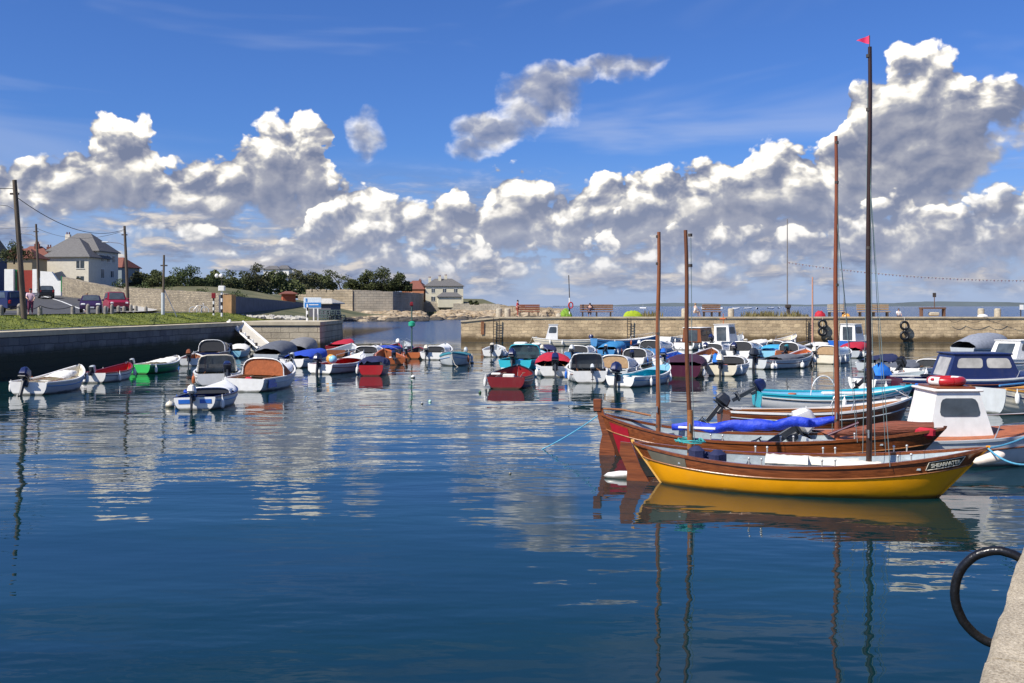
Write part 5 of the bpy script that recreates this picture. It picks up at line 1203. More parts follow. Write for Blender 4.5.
def house(name, label, px, Y, ybase, w, d, h, rh, rz, wall, roof, ridge=.5, gable=False, chim=(), wins=(), wing=None):
    z0 = PZ(ybase, Y); r = thing(name, label, 'house', (PX(px, Y), Y, z0), rz)
    mb = MB(); mb.box((0, 0, h / 2 - .5), (w, d, h + 1)); wl = mb.build('wall', wall, r, smooth=False)
    rf = hiproof(w, d, rh, z=h + .01, ridge=ridge, gable=gable).build('roof', roof, r, smooth=False)
    if gable:
        mb = MB(); mb.add([(-w / 2, -d / 2, h), (-w / 2, d / 2, h), (-w / 2, 0, h + rh * .9), (-w / 2 + .2, -d / 2, h), (-w / 2 + .2, d / 2, h), (-w / 2 + .2, 0, h + rh * .9)], [(0, 1, 2), (3, 5, 4), (0, 2, 5, 3), (1, 4, 5, 2), (0, 3, 4, 1)]); mb.build('gable', wall, r, smooth=False)
    for cx, cy, ch in chim:
        mb = MB(); mb.box((cx, cy, h + rh * .5 + ch / 2), (.8, .6, ch + rh * .5)); c_ = mb.build('chimney', wall if roof is SLATE else TILE, rf, smooth=False)
        for k in (-.2, .2):
            mb = MB(); mb.lathe([(.12, 0), (.10, .35), (.12, .4)], (cx + k, cy, h + rh * .75 + ch), 8); mb.build('chimney_pot', TILE, c_)
    for face, u, z, ww, hh in wins:
        if face == 'f': c, s_, M_ = (u, -d / 2 - .01, z), (ww, .06, hh), 0
        else: c, s_ = (w / 2 + .01, u, z), (.06, ww, hh)
        mb = MB(); mb.box(c, s_); win = mb.build('window', GLASS, r, smooth=False)
        mb = MB(); th = .09
        if face == 'f':
            for dz in (-hh / 2, hh / 2): mb.box((u, c[1] - .03, z + dz), (ww + .2, .07, th))
            mb.box((u, c[1] - .045, z), (th * .7, .05, hh))
        else:
            for dz in (-hh / 2, hh / 2): mb.box((c[0] + .03, u, z + dz), (.07, ww + .2, th))
            mb.box((c[0] + .045, u, z), (.05, th * .7, hh))
        mb.build('window_frame', RENDER, win, smooth=False)
    return r
# big grey roofed house: main block plus front wing
hs = house('house', 'large pale house with a steep grey hipped roof above the road', 84, 172, 281, 8.6, 7.5, 5.0, 3.2, R(-3), GREYR, SLATE, .28, chim=((-3.4, 1.2, .7),), wins=(('s', -2.2, 3.8, .9, 1.2), ('s', 0, 3.8, .9, 1.2), ('s', 2.0, 3.8, .9, 1.2), ('s', -2.2, 1.2, .9, 1.6), ('s', 1.4, 1.2, .9, 1.2)))
wx = MB(); wx.box((.75, -5.5, 1.45), (7.3, 3.8, 4.7)); wx.build('front_wing', GREYR, hs, smooth=False)
wr = hiproof(7.3, 7.6, 3.45, ridge=.03, ov=.4); wr.v = [(x + .75, y - 3.6, z + 3.82) for x, y, z in wr.v]; wr.build('front_wing_roof', SLATE, hs, smooth=False)
for (x_, z_, w_, h_) in ((3.0, 2.5, 1.3, 1.3), (3.0, .2, 1.2, .8)):
    mb = MB(); mb.box((x_, -7.41, z_), (w_, .06, h_)); win = mb.build('window', GLASS, hs, smooth=False)
    mb = MB(); mb.box((x_, -7.46, z_ - h_ / 2), (w_ + .2, .06, .09)); mb.box((x_, -7.475, z_), (.07, .04, h_)); mb.build('window_frame', RENDER, win, smooth=False)
house('cottage', 'small red roofed cottage at the right of the grey roofed house', 117, 196, 281, 6, 6, 2.6, 2.0, R(-12), TEALW, TILE, .5, chim=((-2.4, 0, .6),), wins=(('f', -1.6, 1.6, 1.2, 1.3), ('f', 1.2, 1.6, 1.2, 1.3)))
house('house', 'orange tiled house left of the grey roofed house, behind the wooden pole', 36, 175, 268, 6.5, 6, 1.4, 2.4, R(10), GREYR, TILE, .3, chim=((.3, -.4, 1.0), (2.2, 0, .5)), wins=(('f', 0, 1.0, 1.2, .8),))
house('house', 'low tiled house with a red roof under the pine at the left', 22, 160, 271, 5.5, 6, 2.0, 1.6, R(4), mat('buff_render', (.40, .32, .2), .8), TILE, .5)
house('house', 'cream two storey house with a slate hipped roof on the far point', 443.5, 306, 303.5, 11.4, 8, 5.3, 2.3, R(8), CREAMW, SLATE, .45, chim=((-1.2, -1, 1.2), (-4.2, 0, .8), (.7, 0, 1.5)), wins=(('f', -3.4, 3.9, 1.0, 1.3), ('f', 0, 3.9, 1.0, 1.3), ('f', 3.4, 3.9, 1.0, 1.3), ('f', -3.4, 1.4, 1.2, 1.4)))
house('house', 'low cream annexe with a grey roof in front of the far cream house', 449.5, 299, 304, 7, 3, 2.2, 1.3, R(8), CREAMW, SLATE, .6)
house('house', 'orange roofed building between the evergreens and the cream house', 416, 305, 300, 6.8, 7, 3.3, 2.6, R(-10), mat('orange_brick', (.38, .15, .07), .8), TILE, .3, chim=((1.3, 0, .8),))
house('house', 'tiny white house among the trees, left of the pair', 273, 330, 280, 5, 5, 3.5, 1.2, 0, RENDER, SLATE, .5)
house('house', 'tiny white house among the trees, right of the pair', 284.5, 332, 279.5, 4, 5, 3.5, 1.2, 0, RENDER, SLATE, .5)
house('house', 'small red brick building above the dark boundary wall left of the blue sign', 288.5, 160, 300, 2.0, 2, 1.0, .4, R(20), mat('red_brick', (.38, .09, .04), .85), TILE, .5)
house('shed', 'low grey shed with a pale sloping roof beside the blue sign', 325, 112, 311, 2.6, 2.6, .9, .5, R(-15), mat('shed_wall', (.10, .10, .12), .85), CONC, .6)
# dark building at the left edge
house('house', 'tall dark building cut by the left frame edge with a pale blue upper side', -21, 146, 291, 5.0, 7, 5.6, 2.0, R(4), mat('dark_blue_render', (.05, .07, .14), .8), SLATE, .5, gable=True, wins=(('s', -2, 5.4, 1.2, 1.2), ('s', 1.5, 5.4, 1.2, 1.2)))
# white and red garden walls
def slab(name, label, cat, x0, x1, Y, yt, yb, m, th=.4):
    a, b = PX(x0, Y), PX(x1, Y); mb = MB(); n = 5; rings = []
    h = (yb - yt) * Y / F
    mb.box((0, 0, h / 2), (b - a, th, h + .6)); return tag(mb.build(name, m, loc=((a + b) / 2, Y, PZ(yb, Y)), smooth=False), label, cat)
slab('gate_pillar', 'white pillar left of the red gates', 'pillar', 5.5, 14.5, 129, 271.5, 290, RENDER, .6)
slab('gate', 'dark green narrow door beside the left white pillar', 'gate', 14.6, 17.5, 129.2, 272, 290, GREEN, .1)
slab('gate', 'wide dark red gate between two white pillars behind the leaning pole', 'gate', 17.6, 33.4, 129.2, 272.5, 290, mat('gate_red', (.28, .03, .015), .5), .1)
slab('gate_pillar', 'white pillar right of the red gates', 'pillar', 33.5, 37.8, 129, 271.5, 290.5, RENDER, .6)
a = PX(41, 129); mb = MB(); L_ = PX(61.5, 129) - a
mb.prism([(0, -1), (L_, -1), (L_, 1.25), (L_ * .85, 1.25), (L_ * .55, 2.4), (0, 2.5)], .4); tag(mb.build('garden_wall', RENDER, loc=(a, 129, PZ(290.5, 129)), smooth=False), 'bright white wall with a sloping top behind the black car', 'wall')
mb = MB(); mb.box((0, 0, 0), (.12, .3, 2.0)); tag(mb.build('gate_post', GREEN, loc=(PX(62, 128.8), 128.8, PZ(284, 128.8))), 'green post at the right end of the bright white wall', 'post')
# ------------------------------------------------------------------ cars
def car(name, label, px, Y, rz, L, Wd, Hh, m, kind='hatch', z=None):
    X = PX(px, Y); z0 = gz(X, Y) + .05 if z is None else z
    r = thing(name, label, 'car', (X, Y, z0), rz)
    hx = L / 2
    if kind == 'hatch': side = [(-hx, .35), (-hx, .75), (-hx * .93, .92), (-hx * .72, Hh * .97), (-hx * .45, Hh), (hx * .02, Hh * .985), (hx * .42, .93), (hx * .88, .74), (hx, .58), (hx, .3)]; bl = .92
    else: side = [(-hx, .4), (-hx, .95), (-hx * .97, 1.08), (-hx * .88, Hh * .97), (-hx * .5, Hh), (hx * .05, Hh * .98), (hx * .32, 1.08), (hx * .9, .98), (hx, .85), (hx, .35)]; bl = 1.08
    mb = MB(); rings = []
    for k in range(7):
        u = k / 6; y = (u - .5) * Wd; ins = 1 - .10 * abs(2 * u - 1) ** 3; rings.append([(x * (1 - .04 * abs(2 * u - 1) ** 3), y * (1 if zz <= bl else (1 - .22 * (zz - bl) / (Hh - bl))), lerp(.5, zz, 1) * (1 if abs(2 * u - 1) < .9 else .97)) for x, zz in side])
    mb.loft(rings, True, True, True); body = mb.build('body', m, r, ang=30)
    def cab(x0, x1, x2, x3, y, nm):      # window poly on side
        mb = MB(); yt = lambda zz: Wd / 2 * (1 - .22 * (zz - bl) / (Hh - bl)) + .012
        for sd_ in (-1, 1):
            mb = MB(); q_ = [(x0, bl + .03), (x1, bl + .03), (x2, Hh * .93), (x3, Hh * .93)]
            mb.add([(x, sd_ * yt(zz) * .985, zz) for x, zz in q_] + [(x, sd_ * (yt(zz) * .985 - .03), zz) for x, zz in q_], [(0, 1, 2, 3), (7, 6, 5, 4), (0, 4, 5, 1), (2, 6, 7, 3)]); mb.build('side_window', GLASS, r, smooth=False)
    cab(-hx * .82, hx * (.30 if kind == 'hatch' else .25), hx * .02, -hx * .68, 0, '')
    def pane(p, q_, nm, w=.80):
        mb = MB(); w2 = Wd / 2 * w; d = Vector((q_[0] - p[0], 0, q_[1] - p[1])); n = Vector((-d.z, 0, d.x)).normalized() * .02
        if (n.x > 0) != (p[0] > 0): n = -n
        pts = [Vector((p[0], -w2, p[1])), Vector((p[0], w2, p[1])), Vector((q_[0], w2 * .86, q_[1])), Vector((q_[0], -w2 * .86, q_[1]))]
        mb.loft([[a_ - n for a_ in pts], [a_ + n for a_ in pts]], True, True, True); mb.build(nm, GLASS, r, smooth=False)
    if kind == 'hatch': pane((hx * .40, .955), (hx * .06, Hh * .96), 'windscreen'); pane((-hx * .93, .95), (-hx * .75, Hh * .93), 'rear_window')
    else: pane((hx * .31, 1.11), (hx * .08, Hh * .95), 'windscreen'); pane((-hx * .975, 1.12), (-hx * .90, Hh * .92), 'rear_window')
    for sx in (-.60, .62):
        for sd_ in (-1, 1):
            mb = MB(); M_ = Matrix.Rotation(PI / 2, 4, 'X'); mb.lathe([(.2, -.1), (.31, -.09), (.31, .09), (.2, .1)], (sx * hx, sd_ * (Wd / 2 - .09), .31), 16, M_); wh = mb.build('wheel', BLACK, r)
            mb = MB(); mb.lathe([(.02, -.115), (.18, -.11), (.18, .11), (.02, .115)], (sx * hx, sd_ * (Wd / 2 - .09), .31), 12, M_); mb.build('rim', STEEL, wh)
    for sd_ in (-1, 1):
        mb = MB(); mb.box((hx * .955, sd_ * Wd * .34, .66 if kind == 'hatch' else .80), (.14, .32, .16), bev=.04); mb.build('headlight', mat('headlight_glass', (.85, .85, .8), .08), r)
        mb = MB(); mb.box((-hx * .985, sd_ * Wd * .42, .82), (.10, .16, .26), bev=.03); mb.build('tail_light', RED, r)
        mb = MB(); mb.box((hx * .34, sd_ * (Wd / 2 + .08), bl + .08), (.12, .18, .13), bev=.03); mb.build('mirror', m, r)
    mb = MB(); mb.box((hx * .99, 0, .36), (.08, Wd * .8, .2), bev=.03); mb.box((-hx * .99, 0, .42), (.08, Wd * .8, .2), bev=.03); 
    mb = MB(); mb.box((hx * 1.0, 0, .38), (.08, Wd * .86, .22), bev=.03); mb.build('front_bumper', BLACK if kind != 'hatch' else m, r)
    mb = MB(); mb.box((-hx * 1.0, 0, .42), (.08, Wd * .86, .22), bev=.03); mb.build('rear_bumper', BLACK, r)
    mb = MB(); mb.box((hx * 1.03, 0, .42), (.03, .5, .11)); mb.build('number_plate', WHITE, r)
    return r
CARP = lambda n, c: mat('car_' + n, c, .35, vary=.04, coat=.15)
car('parked_car', 'dark purple blue hatchback facing us beside the stone bollards', 91, 80, R(-68), 3.6, 1.6, 1.42, CARP('purple', (.03, .012, .05)))
car('parked_car', 'tall deep red car parked behind the dark hatchback', 116, 88, R(-60), 3.9, 1.65, 1.8, CARP('crimson', (.26, .008, .03)), 'suv')
car('car', 'black car driving away up the road past the white wall', 46, 120, R(118), 3.9, 1.66, 1.5, CARP('black', (.012, .014, .016)))
car('parked_car', 'dark navy car cut by the left frame edge behind the grass', 2, 72, R(150), 4.2, 1.8, 1.62, CARP('navy', (.008, .012, .06)), 'suv')

# ------------------------------------------------------------------ people
SKIN = mat('skin', (.55, .33, .24), .6)
def limb(pts, rads, name, m, parent, lv=1):
    me = bpy.data.meshes.new(name); V = [p[0] for p in pts]; E = [(i, p[1]) for i, p in enumerate(pts) if p[1] is not None]
    me.from_pydata(V, E, []); me.materials.append(m); o = bpy.data.objects.new(name, me); COL.objects.link(o); o.parent = parent
    mo = o.modifiers.new('Skin', 'SKIN'); 
    lay = me.skin_vertices[0].data if me.skin_vertices else None
    if lay is None:
        bpy.context.view_layer.objects.active = o
        lay = me.skin_vertices[0].data
    for i, rr in enumerate(rads): lay[i].radius = (rr, rr)
    lay[0].use_root = True
    ss = o.modifiers.new('Sub', 'SUBSURF'); ss.levels = lv; ss.render_levels = lv
    return o
def person(label, px, Y, z, pose, shirt, trous, hair, face=R(-90), s=1.0):
    X = PX(px, Y); r = thing('person', label, 'person', (X, Y, z), face); r.scale = (s, s, s)
    # x forward, y left
    if pose == 'stand':
        hip = Vector((0, 0, .92)); kn = [Vector((.04, .10, .50)), Vector((.10, -.10, .50))]; an = [Vector((-.04, .11, .08)), Vector((.10, -.11, .08))]
    else:
        hip = Vector((0, 0, .52)); kn = [Vector((.42, .12, .54)), Vector((.44, -.12, .52))]; an = [Vector((.42, .13, .08)), Vector((.50, -.12, .08))]
    ch = hip + Vector((.03, 0, .42)); nk = hip + Vector((.04, 0, .56)); hd = hip + Vector((.07, 0, .72))
    sh = [ch + Vector((0, .19, .07)), ch + Vector((0, -.19, .07))]
    el_ = [sh[0] + Vector((.06, .08, -.28)), sh[1] + Vector((.12, -.05, -.26))]; ha = [el_[0] + Vector((.20, -.06, -.14)), el_[1] + Vector((.22, .10, -.06))]
    pts = [(hip, None), (hip + Vector((.01, 0, .22)), 0), (ch, 1), (nk, 2), (hd - Vector((0, 0, .05)), 3), (hd + Vector((0, 0, .06)), 4),
           (sh[0], 2), (el_[0], 6), (ha[0], 7), (sh[1], 2), (el_[1], 9), (ha[1], 10), (hip + Vector((0, .10, -.05)), 0), (kn[0], 12), (an[0], 13), (an[0] + Vector((.15, 0, -.04)), 14), (hip + Vector((0, -.10, -.05)), 0), (kn[1], 16), (an[1], 17), (an[1] + Vector((.15, 0, -.04)), 18)]
    rad = [.12, .115, .13, .05, .085, .085, .055, .042, .03, .055, .042, .03, .085, .055, .04, .035, .085, .055, .04, .035]
    limb(pts, rad, 'body', SKIN, r, 2)
    limb([(p, e) for p, e in [(hip + Vector((0, 0, -.02)), None), (hip + Vector((.01, 0, .22)), 0), (ch, 1), (nk - Vector((0, 0, .05)), 2), (sh[0], 2), (sh[0].lerp(el_[0], .8), 4), (sh[1], 2), (sh[1].lerp(el_[1], .8), 6)]], [.145, .14, .155, .07, .075, .06, .075, .06], 'shirt', shirt, r, 2)
    limb([(hip, None), (pts[12][0], 0), (kn[0], 1), (kn[0].lerp(an[0], .8), 2), (pts[16][0], 0), (kn[1], 4), (kn[1].lerp(an[1], .8), 5)], [.14, .105, .075, .06, .105, .075, .06], 'trousers', trous, r, 2)
    mb = MB(); mb.ball(hd + Vector((-.025, 0, .05)), .105, (1, .95, 1.0)); mb.build('hair', hair, r)
    for y in (-.032, .032):
        mb = MB(); mb.ball(hd + Vector((.082, y, .03)), .012, n=6); mb.build('eye', BLACK, r)
    mb = MB(); mb.ball(hd + Vector((.095, 0, .0)), .016, (1, .8, 1.3), 6); mb.build('nose', SKIN, r)
    mb = MB(); mb.box(hd + Vector((.082, 0, -.045)), (.01, .05, .01)); mb.build('mouth', DRED, r)
    for q_ in (0, 1):
        hb = ha[q_]; d = Vector((.05, 0, -.01))
        for k in range(4):
            mb = MB(); o_ = Vector((0, (k - 1.5) * .018, 0)); mb.tube([hb + o_, hb + o_ + d * .9, hb + o_ + d * 1.3 + Vector((0, 0, -.03))], .009, 5); mb.build('finger', SKIN, r)
        mb = MB(); mb.tube([hb, hb + Vector((.02, .04 if q_ else -.04, 0)), hb + Vector((.05, .045 if q_ else -.045, -.01))], .011, 5); mb.build('thumb', SKIN, r)
    return r
HAIRD = mat('dark_hair', (.03, .02, .015), .7); HAIRF = mat('fair_hair', (.30, .2, .1), .7)
Yp = 66; xp = PX(30.5, Yp); person('person standing by the leaning pole in a pale top and dark shorts', 30.5, Yp, gz(xp, Yp), 'stand', mat('pale_pink_cloth', (.7, .5, .55), .8), mat('wine_cloth', (.12, .02, .05), .8), HAIRD, R(-70), .98)
Yp = 92; xp = PX(87, Yp); person('person in a coral top behind the dark hatchback', 87, Yp, gz(xp, Yp) + .0, 'stand', mat('coral_cloth', (.75, .25, .2), .8), NAVY, HAIRF, R(-90), 1.0)

# ------------------------------------------------------------------ poles and wires
POLEW = mat('pole_timber', (.11, .085, .06), .85, vary=.3, scale=4, stretch=(4, 4, .5)); 
def pole(label, pxt, yt, pxb, yb, Y, r0=.14, arm=None, z0=None, bracket=None):
    b = Vector((PX(pxb, Y), Y, PZ(yb, Y) if z0 is None else z0)); t = Vector((PX(pxt, Y), Y, PZ(yt, Y))); r = thing('utility_pole', label, 'pole', b)
    MB().tube([Vector((0, 0, -.3)), (t - b) * .5, t - b], r0, 10, r0 * .72).build('post', POLEW, r)
    mb = MB(); e = (t - b) - Vector((0, 0, .8)); mb.box(e, (.5, .12, .1)); mb.build('insulator_bracket', IRON, r)
    if arm:
        p = (t - b) * ((arm - yb) / (yt - yb)); sg = -1
        MB().tube([p, p + Vector((sg * .5, 0, .25)), p + Vector((sg * 1.5, -.2, .35))], .035, 6).build('lamp_arm', STEEL, r)
        mb = MB(); mb.box(p + Vector((sg * 1.75, -.2, .35)), (.6, .2, .12), bev=.04); mb.build('lamp_head', LGREY, r)
    return r, t
p1, t1 = pole('thick wooden pole leaning right at the far left with a street lamp arm', 14.5, 180, 24.5, 319, 58, .17, arm=210)
p2, t2 = pole('wooden pole in front of the red gates with a small lamp arm', 36, 224, 39, 289, 105, .14, arm=237)
p3, t3 = pole('wooden pole standing beside the tall deep red car', 124.5, 226, 128.5, 312, 91, .15, arm=246)
p4, t4 = pole('short wooden pole with a pale lower half on the grass bank', 164, 255, 163, 319, 76, .10)
mb = MB(); mb.tube([(0, 0, 0), (0, 0, 2.0)], .13, 10); mb.build('white_sleeve', LGREY, p4)
mb = MB(); mb.tube([(.1, 0, 2.2), (1.0, .2, .1)], .035, 6); mb.build('stay', STEEL, p4)
def wire(name, lab, a, b_, sag, r=.022): 
    return line(name, lab, 'wire', a, b_, sag, r, mat('overhead_cable', (.03, .03, .035), .6), 24)
o0 = Vector((0, 0, -.9)); wire('overhead_wire', 'sagging cable from the leaning pole to the pole by the red car', t1 + Vector((0, 0, -.9)), t3 + Vector((0, 0, -.3)), 1.1)
wire('overhead_wire', 'cable running out of frame left from the leaning pole', t1 + Vector((0, 0, -.5)), t1 + Vector((-14, -12, .2)), .5)
wire('overhead_wire', 'thin cable between the gate pole and the pole by the red car', t2 + Vector((0, 0, -.4)), t3 + Vector((0, 0, -.4)), .9, .018)
wire('overhead_wire', 'thin cable out of frame left from the gate pole', t2 + Vector((0, 0, -.3)), t2 + Vector((-20, 0, -.4)), .3, .018)

# bollards on the bank with chain
BOLL = mat('granite_bollard', (.24, .22, .18), .85, vary=.25, scale=5, bump=.02)
mb = MB(); mb.lathe([(.17, -.2), (.17, .45), (.16, .62), (.11, .72), (.02, .76)], (0, 0, 0), 10); bme = mb.build('stone_bollard', BOLL)
bp = [(1, 58), (19.5, 60), (40, 62), (73, 68), (88, 71), (98, 73.5), (105.5, 76), (112, 78), (118.5, 80), (124, 82), (131, 84), (136, 86), (146, 88)]
nm_ = ['at the left frame edge', 'just left of the leaning pole', 'just right of the leaning pole', 'left of the dark hatchback', 'in front of the dark hatchback bumper', 'in front of the dark hatchback wheel', 'between the hatchback and the red car', 'in front of the red car bonnet', 'in front of the red car wheel', 'left of the pole by the red car', 'right of the pole by the red car', 'second right of the pole by the red car', 'last of the row before the short pole']
ends = []
for i, (px, Y) in enumerate(bp):
    o = bme if i == 0 else bme.copy()
    if i: COL.objects.link(o)
    X = PX(px, Y); o.location = (X, Y, gz(X, Y)); o.rotation_euler.z = i; o.scale = (.85, .85, .85 + .12 * math.sin(i * 2)); tag(o, 'squat grey stone bollard ' + nm_[i], 'bollard', 'stone bollards along the grass bank'); ends.append(Vector((X, Y, gz(X, Y) + .6)))
for i in (0, 1, 2): line('chain', 'dark chain slung between bollards ' + ('left of the leaning pole', 'behind the leaning pole', 'right of the leaning pole')[i], 'chain', ends[i], ends[i + 1], .22, .025, IRON)

# striped posts and light
def striped(name, label, px, Y, z0, z1, r=.09, cols=(WHITE, DRED), n=8, cat='post'):
    t = thing(name, label, cat, (PX(px, Y), Y, z0))
    for i in range(n):
        a, b_ = (z1 - z0) * i / n, (z1 - z0) * (i + 1) / n; MB().tube([(0, 0, a), (0, 0, b_)], r, 10).build('painted_band', cols[i % 2], t)
    return t
g_ = 2.72
st = striped('light_post', 'black and white striped post with a white box and twin lamps above', 221.8, 84, g_, PZ(291, 84), .085, (WHITE, BLACK), 7, 'light post')
mb = MB(); mb.box((0, 0, 2.35), (.5, .4, .45), bev=.04); mb.build('signal_box', WHITE, st)
mb = MB(); mb.tube([(0, 0, 2.5), (0, 0, 3.5), (-.35, 0, 3.5)], .03, 6); mb.build('lamp_stem', IRON, st)
for dx in (-.42, -.05):
    mb = MB(); mb.ball((dx, -.02, 3.42), .17, (1, .8, 1.1)); mb.build('lamp', WHITE, st)
st2 = striped('marker_post', 'shorter red topped striped post left of the twin lamp post', 213.6, 84, g_, PZ(298, 84), .075, (WHITE, BLACK), 6, 'post')
mb = MB(); mb.box((0, 0, 1.75), (.34, .1, .45), bev=.02); mb.build('red_topmark', DRED, st2)
st3 = striped('marker_post', 'white and dark post below the left side of the blue sign', 307.5, 86, 2.3, PZ(304, 86), .07, (WHITE, BLACK), 5, 'post')
# pale bicycle shapes near post
bk = thing('bicycle', 'pale bicycle leaning on the sunlit rubble wall left of the striped posts', 'bicycle', (PX(199, 88), 88, 2.85), R(8))
for x in (-.5, .5):
    w_ = MB().tube([(x + .33 * math.cos(a), 0, .34 + .33 * math.sin(a)) for a in [2 * PI * k / 20 for k in range(20)]], .03, 6, closed=True).build('wheel', LGREY, bk)
MB().tube([(-.5, 0, .34), (-.15, 0, .8), (.38, 0, .82), (.0, 0, .32), (-.15, 0, .8)], .03, 6).build('frame', WHITE, bk)
MB().tube([(.5, 0, .34), (.38, 0, .95), (.3, .2, 1.0)], .025, 6).build('handlebar', WHITE, bk)
mb = MB(); mb.box((-.18, 0, .92), (.26, .12, .06), bev=.02); mb.build('saddle', BLACK, bk)
# blue sign
sg = thing('sign_board', 'blue and white sign board on white legs at the jetty head', 'sign', (PX(312.5, 86.5), 86.5, 2.31), R(4))
SGB = mat('sign_blue', (.03, .20, .52), .5); SGW = mat('sign_pale_blue', (.62, .70, .75), .5)
mb = MB(); mb.box((0, 0, 1.55), (1.5, .06, .95), bev=.01); mb.build('board', SGW, sg)
mb = MB(); mb.box((.03, -.045, 1.38), (1.4, .02, .42)); mb.build('blue_panel', SGB, sg)
mb = MB(); mb.box((.12, -.062, 1.40), (.8, .012, .07)); mb.build('white_line', WHITE, sg)
mb = MB(); mb.box((-.52, -.045, 1.80), (.14, .02, .28)); mb.build('blue_mark', SGB, sg)
for x in (-.5, .1, .45):
    mb = MB(); mb.box((x, .0, .52), (.1, .08, 1.1)); mb.build('leg', WHITE, sg)
# gangway
g0 = Vector((-22.3, 80.6, 2.34)); g1 = Vector((PX(266, 77), 77, .35)); gw_ = thing('gangway', 'white painted sloping gangway at the corner of left quay and jetty', 'gangway', g0)
d = g1 - g0; rt = Vector((d.y, -d.x, 0)).normalized() * -.75
for s_, nm in ((-1, 'stringer'), (1, 'stringer')): MB().tube([rt * (s_ * .9), d + rt * (s_ * .9)], .09, 6).build('stringer', WHITE, gw_)
mb = MB(); nn = Vector((0, 0, .05)); mb.add([rt * .8, rt * -.8, d - rt * .8, d + rt * .8] + [p - nn for p in (rt * .8, rt * -.8, d - rt * .8, d + rt * .8)], [(0, 1, 2, 3), (7, 6, 5, 4), (0, 4, 5, 1), (1, 5, 6, 2), (2, 6, 7, 3), (3, 7, 4, 0)]); mb.build('deck', CREAM, gw_)
for i in range(8):
    a = d * ((i + .5) / 8); mb = MB(); mb.box(a + rt * -.86 + Vector((0, 0, .16)), (.16, .16, .3), bev=.03); mb.build('side_block', IRON if i % 2 else WHITE, gw_)

# ------------------------------------------------------------------ things on and against the far quay
ZQ = 2.53
def fx(px, Y=102): return PX(px, Y)
BQ = mat('pale_bollard', (.42, .37, .28), .85, vary=.2, scale=4)
def qb(px, lab, m=BQ, r=.32, h=.85, Y=102):
    mb = MB(); mb.lathe([(r, -.05), (r, h * .8), (r * .9, h * .93), (r * .6, h)], (0, 0, 0), 12); tag(mb.build('quay_bollard', m, loc=(fx(px, Y), Y, ZQ - .02)), lab, 'bollard', 'thick pale bollards on the far quay')
qb(499, 'thick pale bollard at the left end of the far quay'); qb(507.5, 'thick pale bollard left of the red dressed person')
qb(684.5, 'thick pale bollard between the short masts and the seated person'); qb(731, 'thick pale bollard right of the bench behind the small wheelhouse')
qb(981, 'pale bollard right of the dark frame on the quay'); qb(997.5, 'pale bollard nearest the black and white sign')
def bench(px, w, lab, m=None, Y=102.5, h=1.25):
    r = thing('bench', lab, 'bench', (fx(px, Y), Y, ZQ)); m = m or mat('bench_wood', (.20, .11, .065), .8, vary=.3, scale=3)
    mb = MB(); mb.box((0, -.2, .48), (w, .5, .1), bev=.02); mb.build('seat', m, r)
    for z in (.72, .94, 1.14): mb = MB(); mb.box((0, .12, z), (w, .07, .17), bev=.02); mb.build('back_slat', m, r)
    for x in (-w * .42, w * .42, 0):
        for y in (-.36, .08): mb = MB(); mb.box((x, y, .22), (.12, .12, .46)); mb.build('leg', IRON, r)
    return r
bench(529, 2.2, 'brown bench beside the red dressed person', mat('bench_red_wood', (.20, .07, .04), .8))
bench(596.5, 3.4, 'long brown bench between the green net and the lime green cover'); bench(711.5, 1.9, 'brown bench right of the seated person in white')
bench(836, 1.7, 'bench between the two tallest masts on the far quay', BQ); bench(873, 3.3, 'long bench right of the tallest mast', mat('bench_tan', (.34, .24, .14), .8))
r = thing('stall_frame', 'dark low table frame with a pole on the far quay', 'frame', (fx(934.5), 102.5, ZQ))
DW = mat('dark_wood', (.14, .07, .04), .8)
mb = MB(); mb.box((0, 0, .85), (2.5, .7, .16)); mb.build('tabletop', DW, r)
for x in (-1.15, 1.15): mb = MB(); mb.box((x, 0, .4), (.14, .6, .8)); mb.build('leg', DW, r)
mb = MB(); mb.box((.1, -.1, .25), (1.0, .5, .4), bev=.1); mb.build('stone_block', BQ, r)
mb = MB(); mb.tube([(.2, 0, .9), (.2, 0, 2.3)], .04, 6); mb.build('pole', DW, r)
mb = MB(); mb.box((.2, 0, 2.2), (.35, .08, .45), bev=.03); mb.build('small_sign', IRON, r)
# person red, seated white, seated small
person('person in a red jacket standing by the brown bench on the far quay', 517.3, 101.6, ZQ, 'stand', CRED, mat('rust_cloth', (.3, .06, .04), .8), HAIRD, R(-20), .95)
person('person in white sitting on a bollard left of a bench on the far quay', 695, 101.8, ZQ, 'sit', CWHITE, mat('beige_cloth', (.5, .38, .3), .8), HAIRF, R(20), 1.0)
person('small dark haired person in white sitting right of the long bench', 898.5, 101.2, ZQ - .42, 'sit', CWHITE, CNAVY, HAIRD, R(-90), .9)
person('person in dark clothes at the middle of the long brown bench', 590, 102.4, ZQ, 'sit', CNAVY, CNAVY, HAIRD, R(90), 1.0)
def heap(px, w, h, m, lab, name='net_pile', cat='net', Y=101.8, n=5, d=.9):
    mb = MB(); rings = []
    for i in range(13):
        u = i / 12; prof_ = math.sin(PI * u) ** .45; rings.append([(w * (u - .5), d / 2 * math.cos(a) * (.3 + .7 * prof_), max(.0, h * prof_ * math.sin(a) * random.uniform(.8, 1.12))) for a in [PI * k / 8 for k in range(9)]])
    mb.loft(rings, True, True, True); tag(mb.build(name, m, loc=(fx(px, Y), Y, ZQ)), lab, cat)
heap(566, 1.3, .78, mat('green_net', (.17, .30, .03), .9, vary=.4, scale=4, bump=.08), 'bright green net heap below the lifebuoy pole')
heap(558.5, .6, .35, BQ, 'small pale heap left of the green net', 'sack', 'sack')
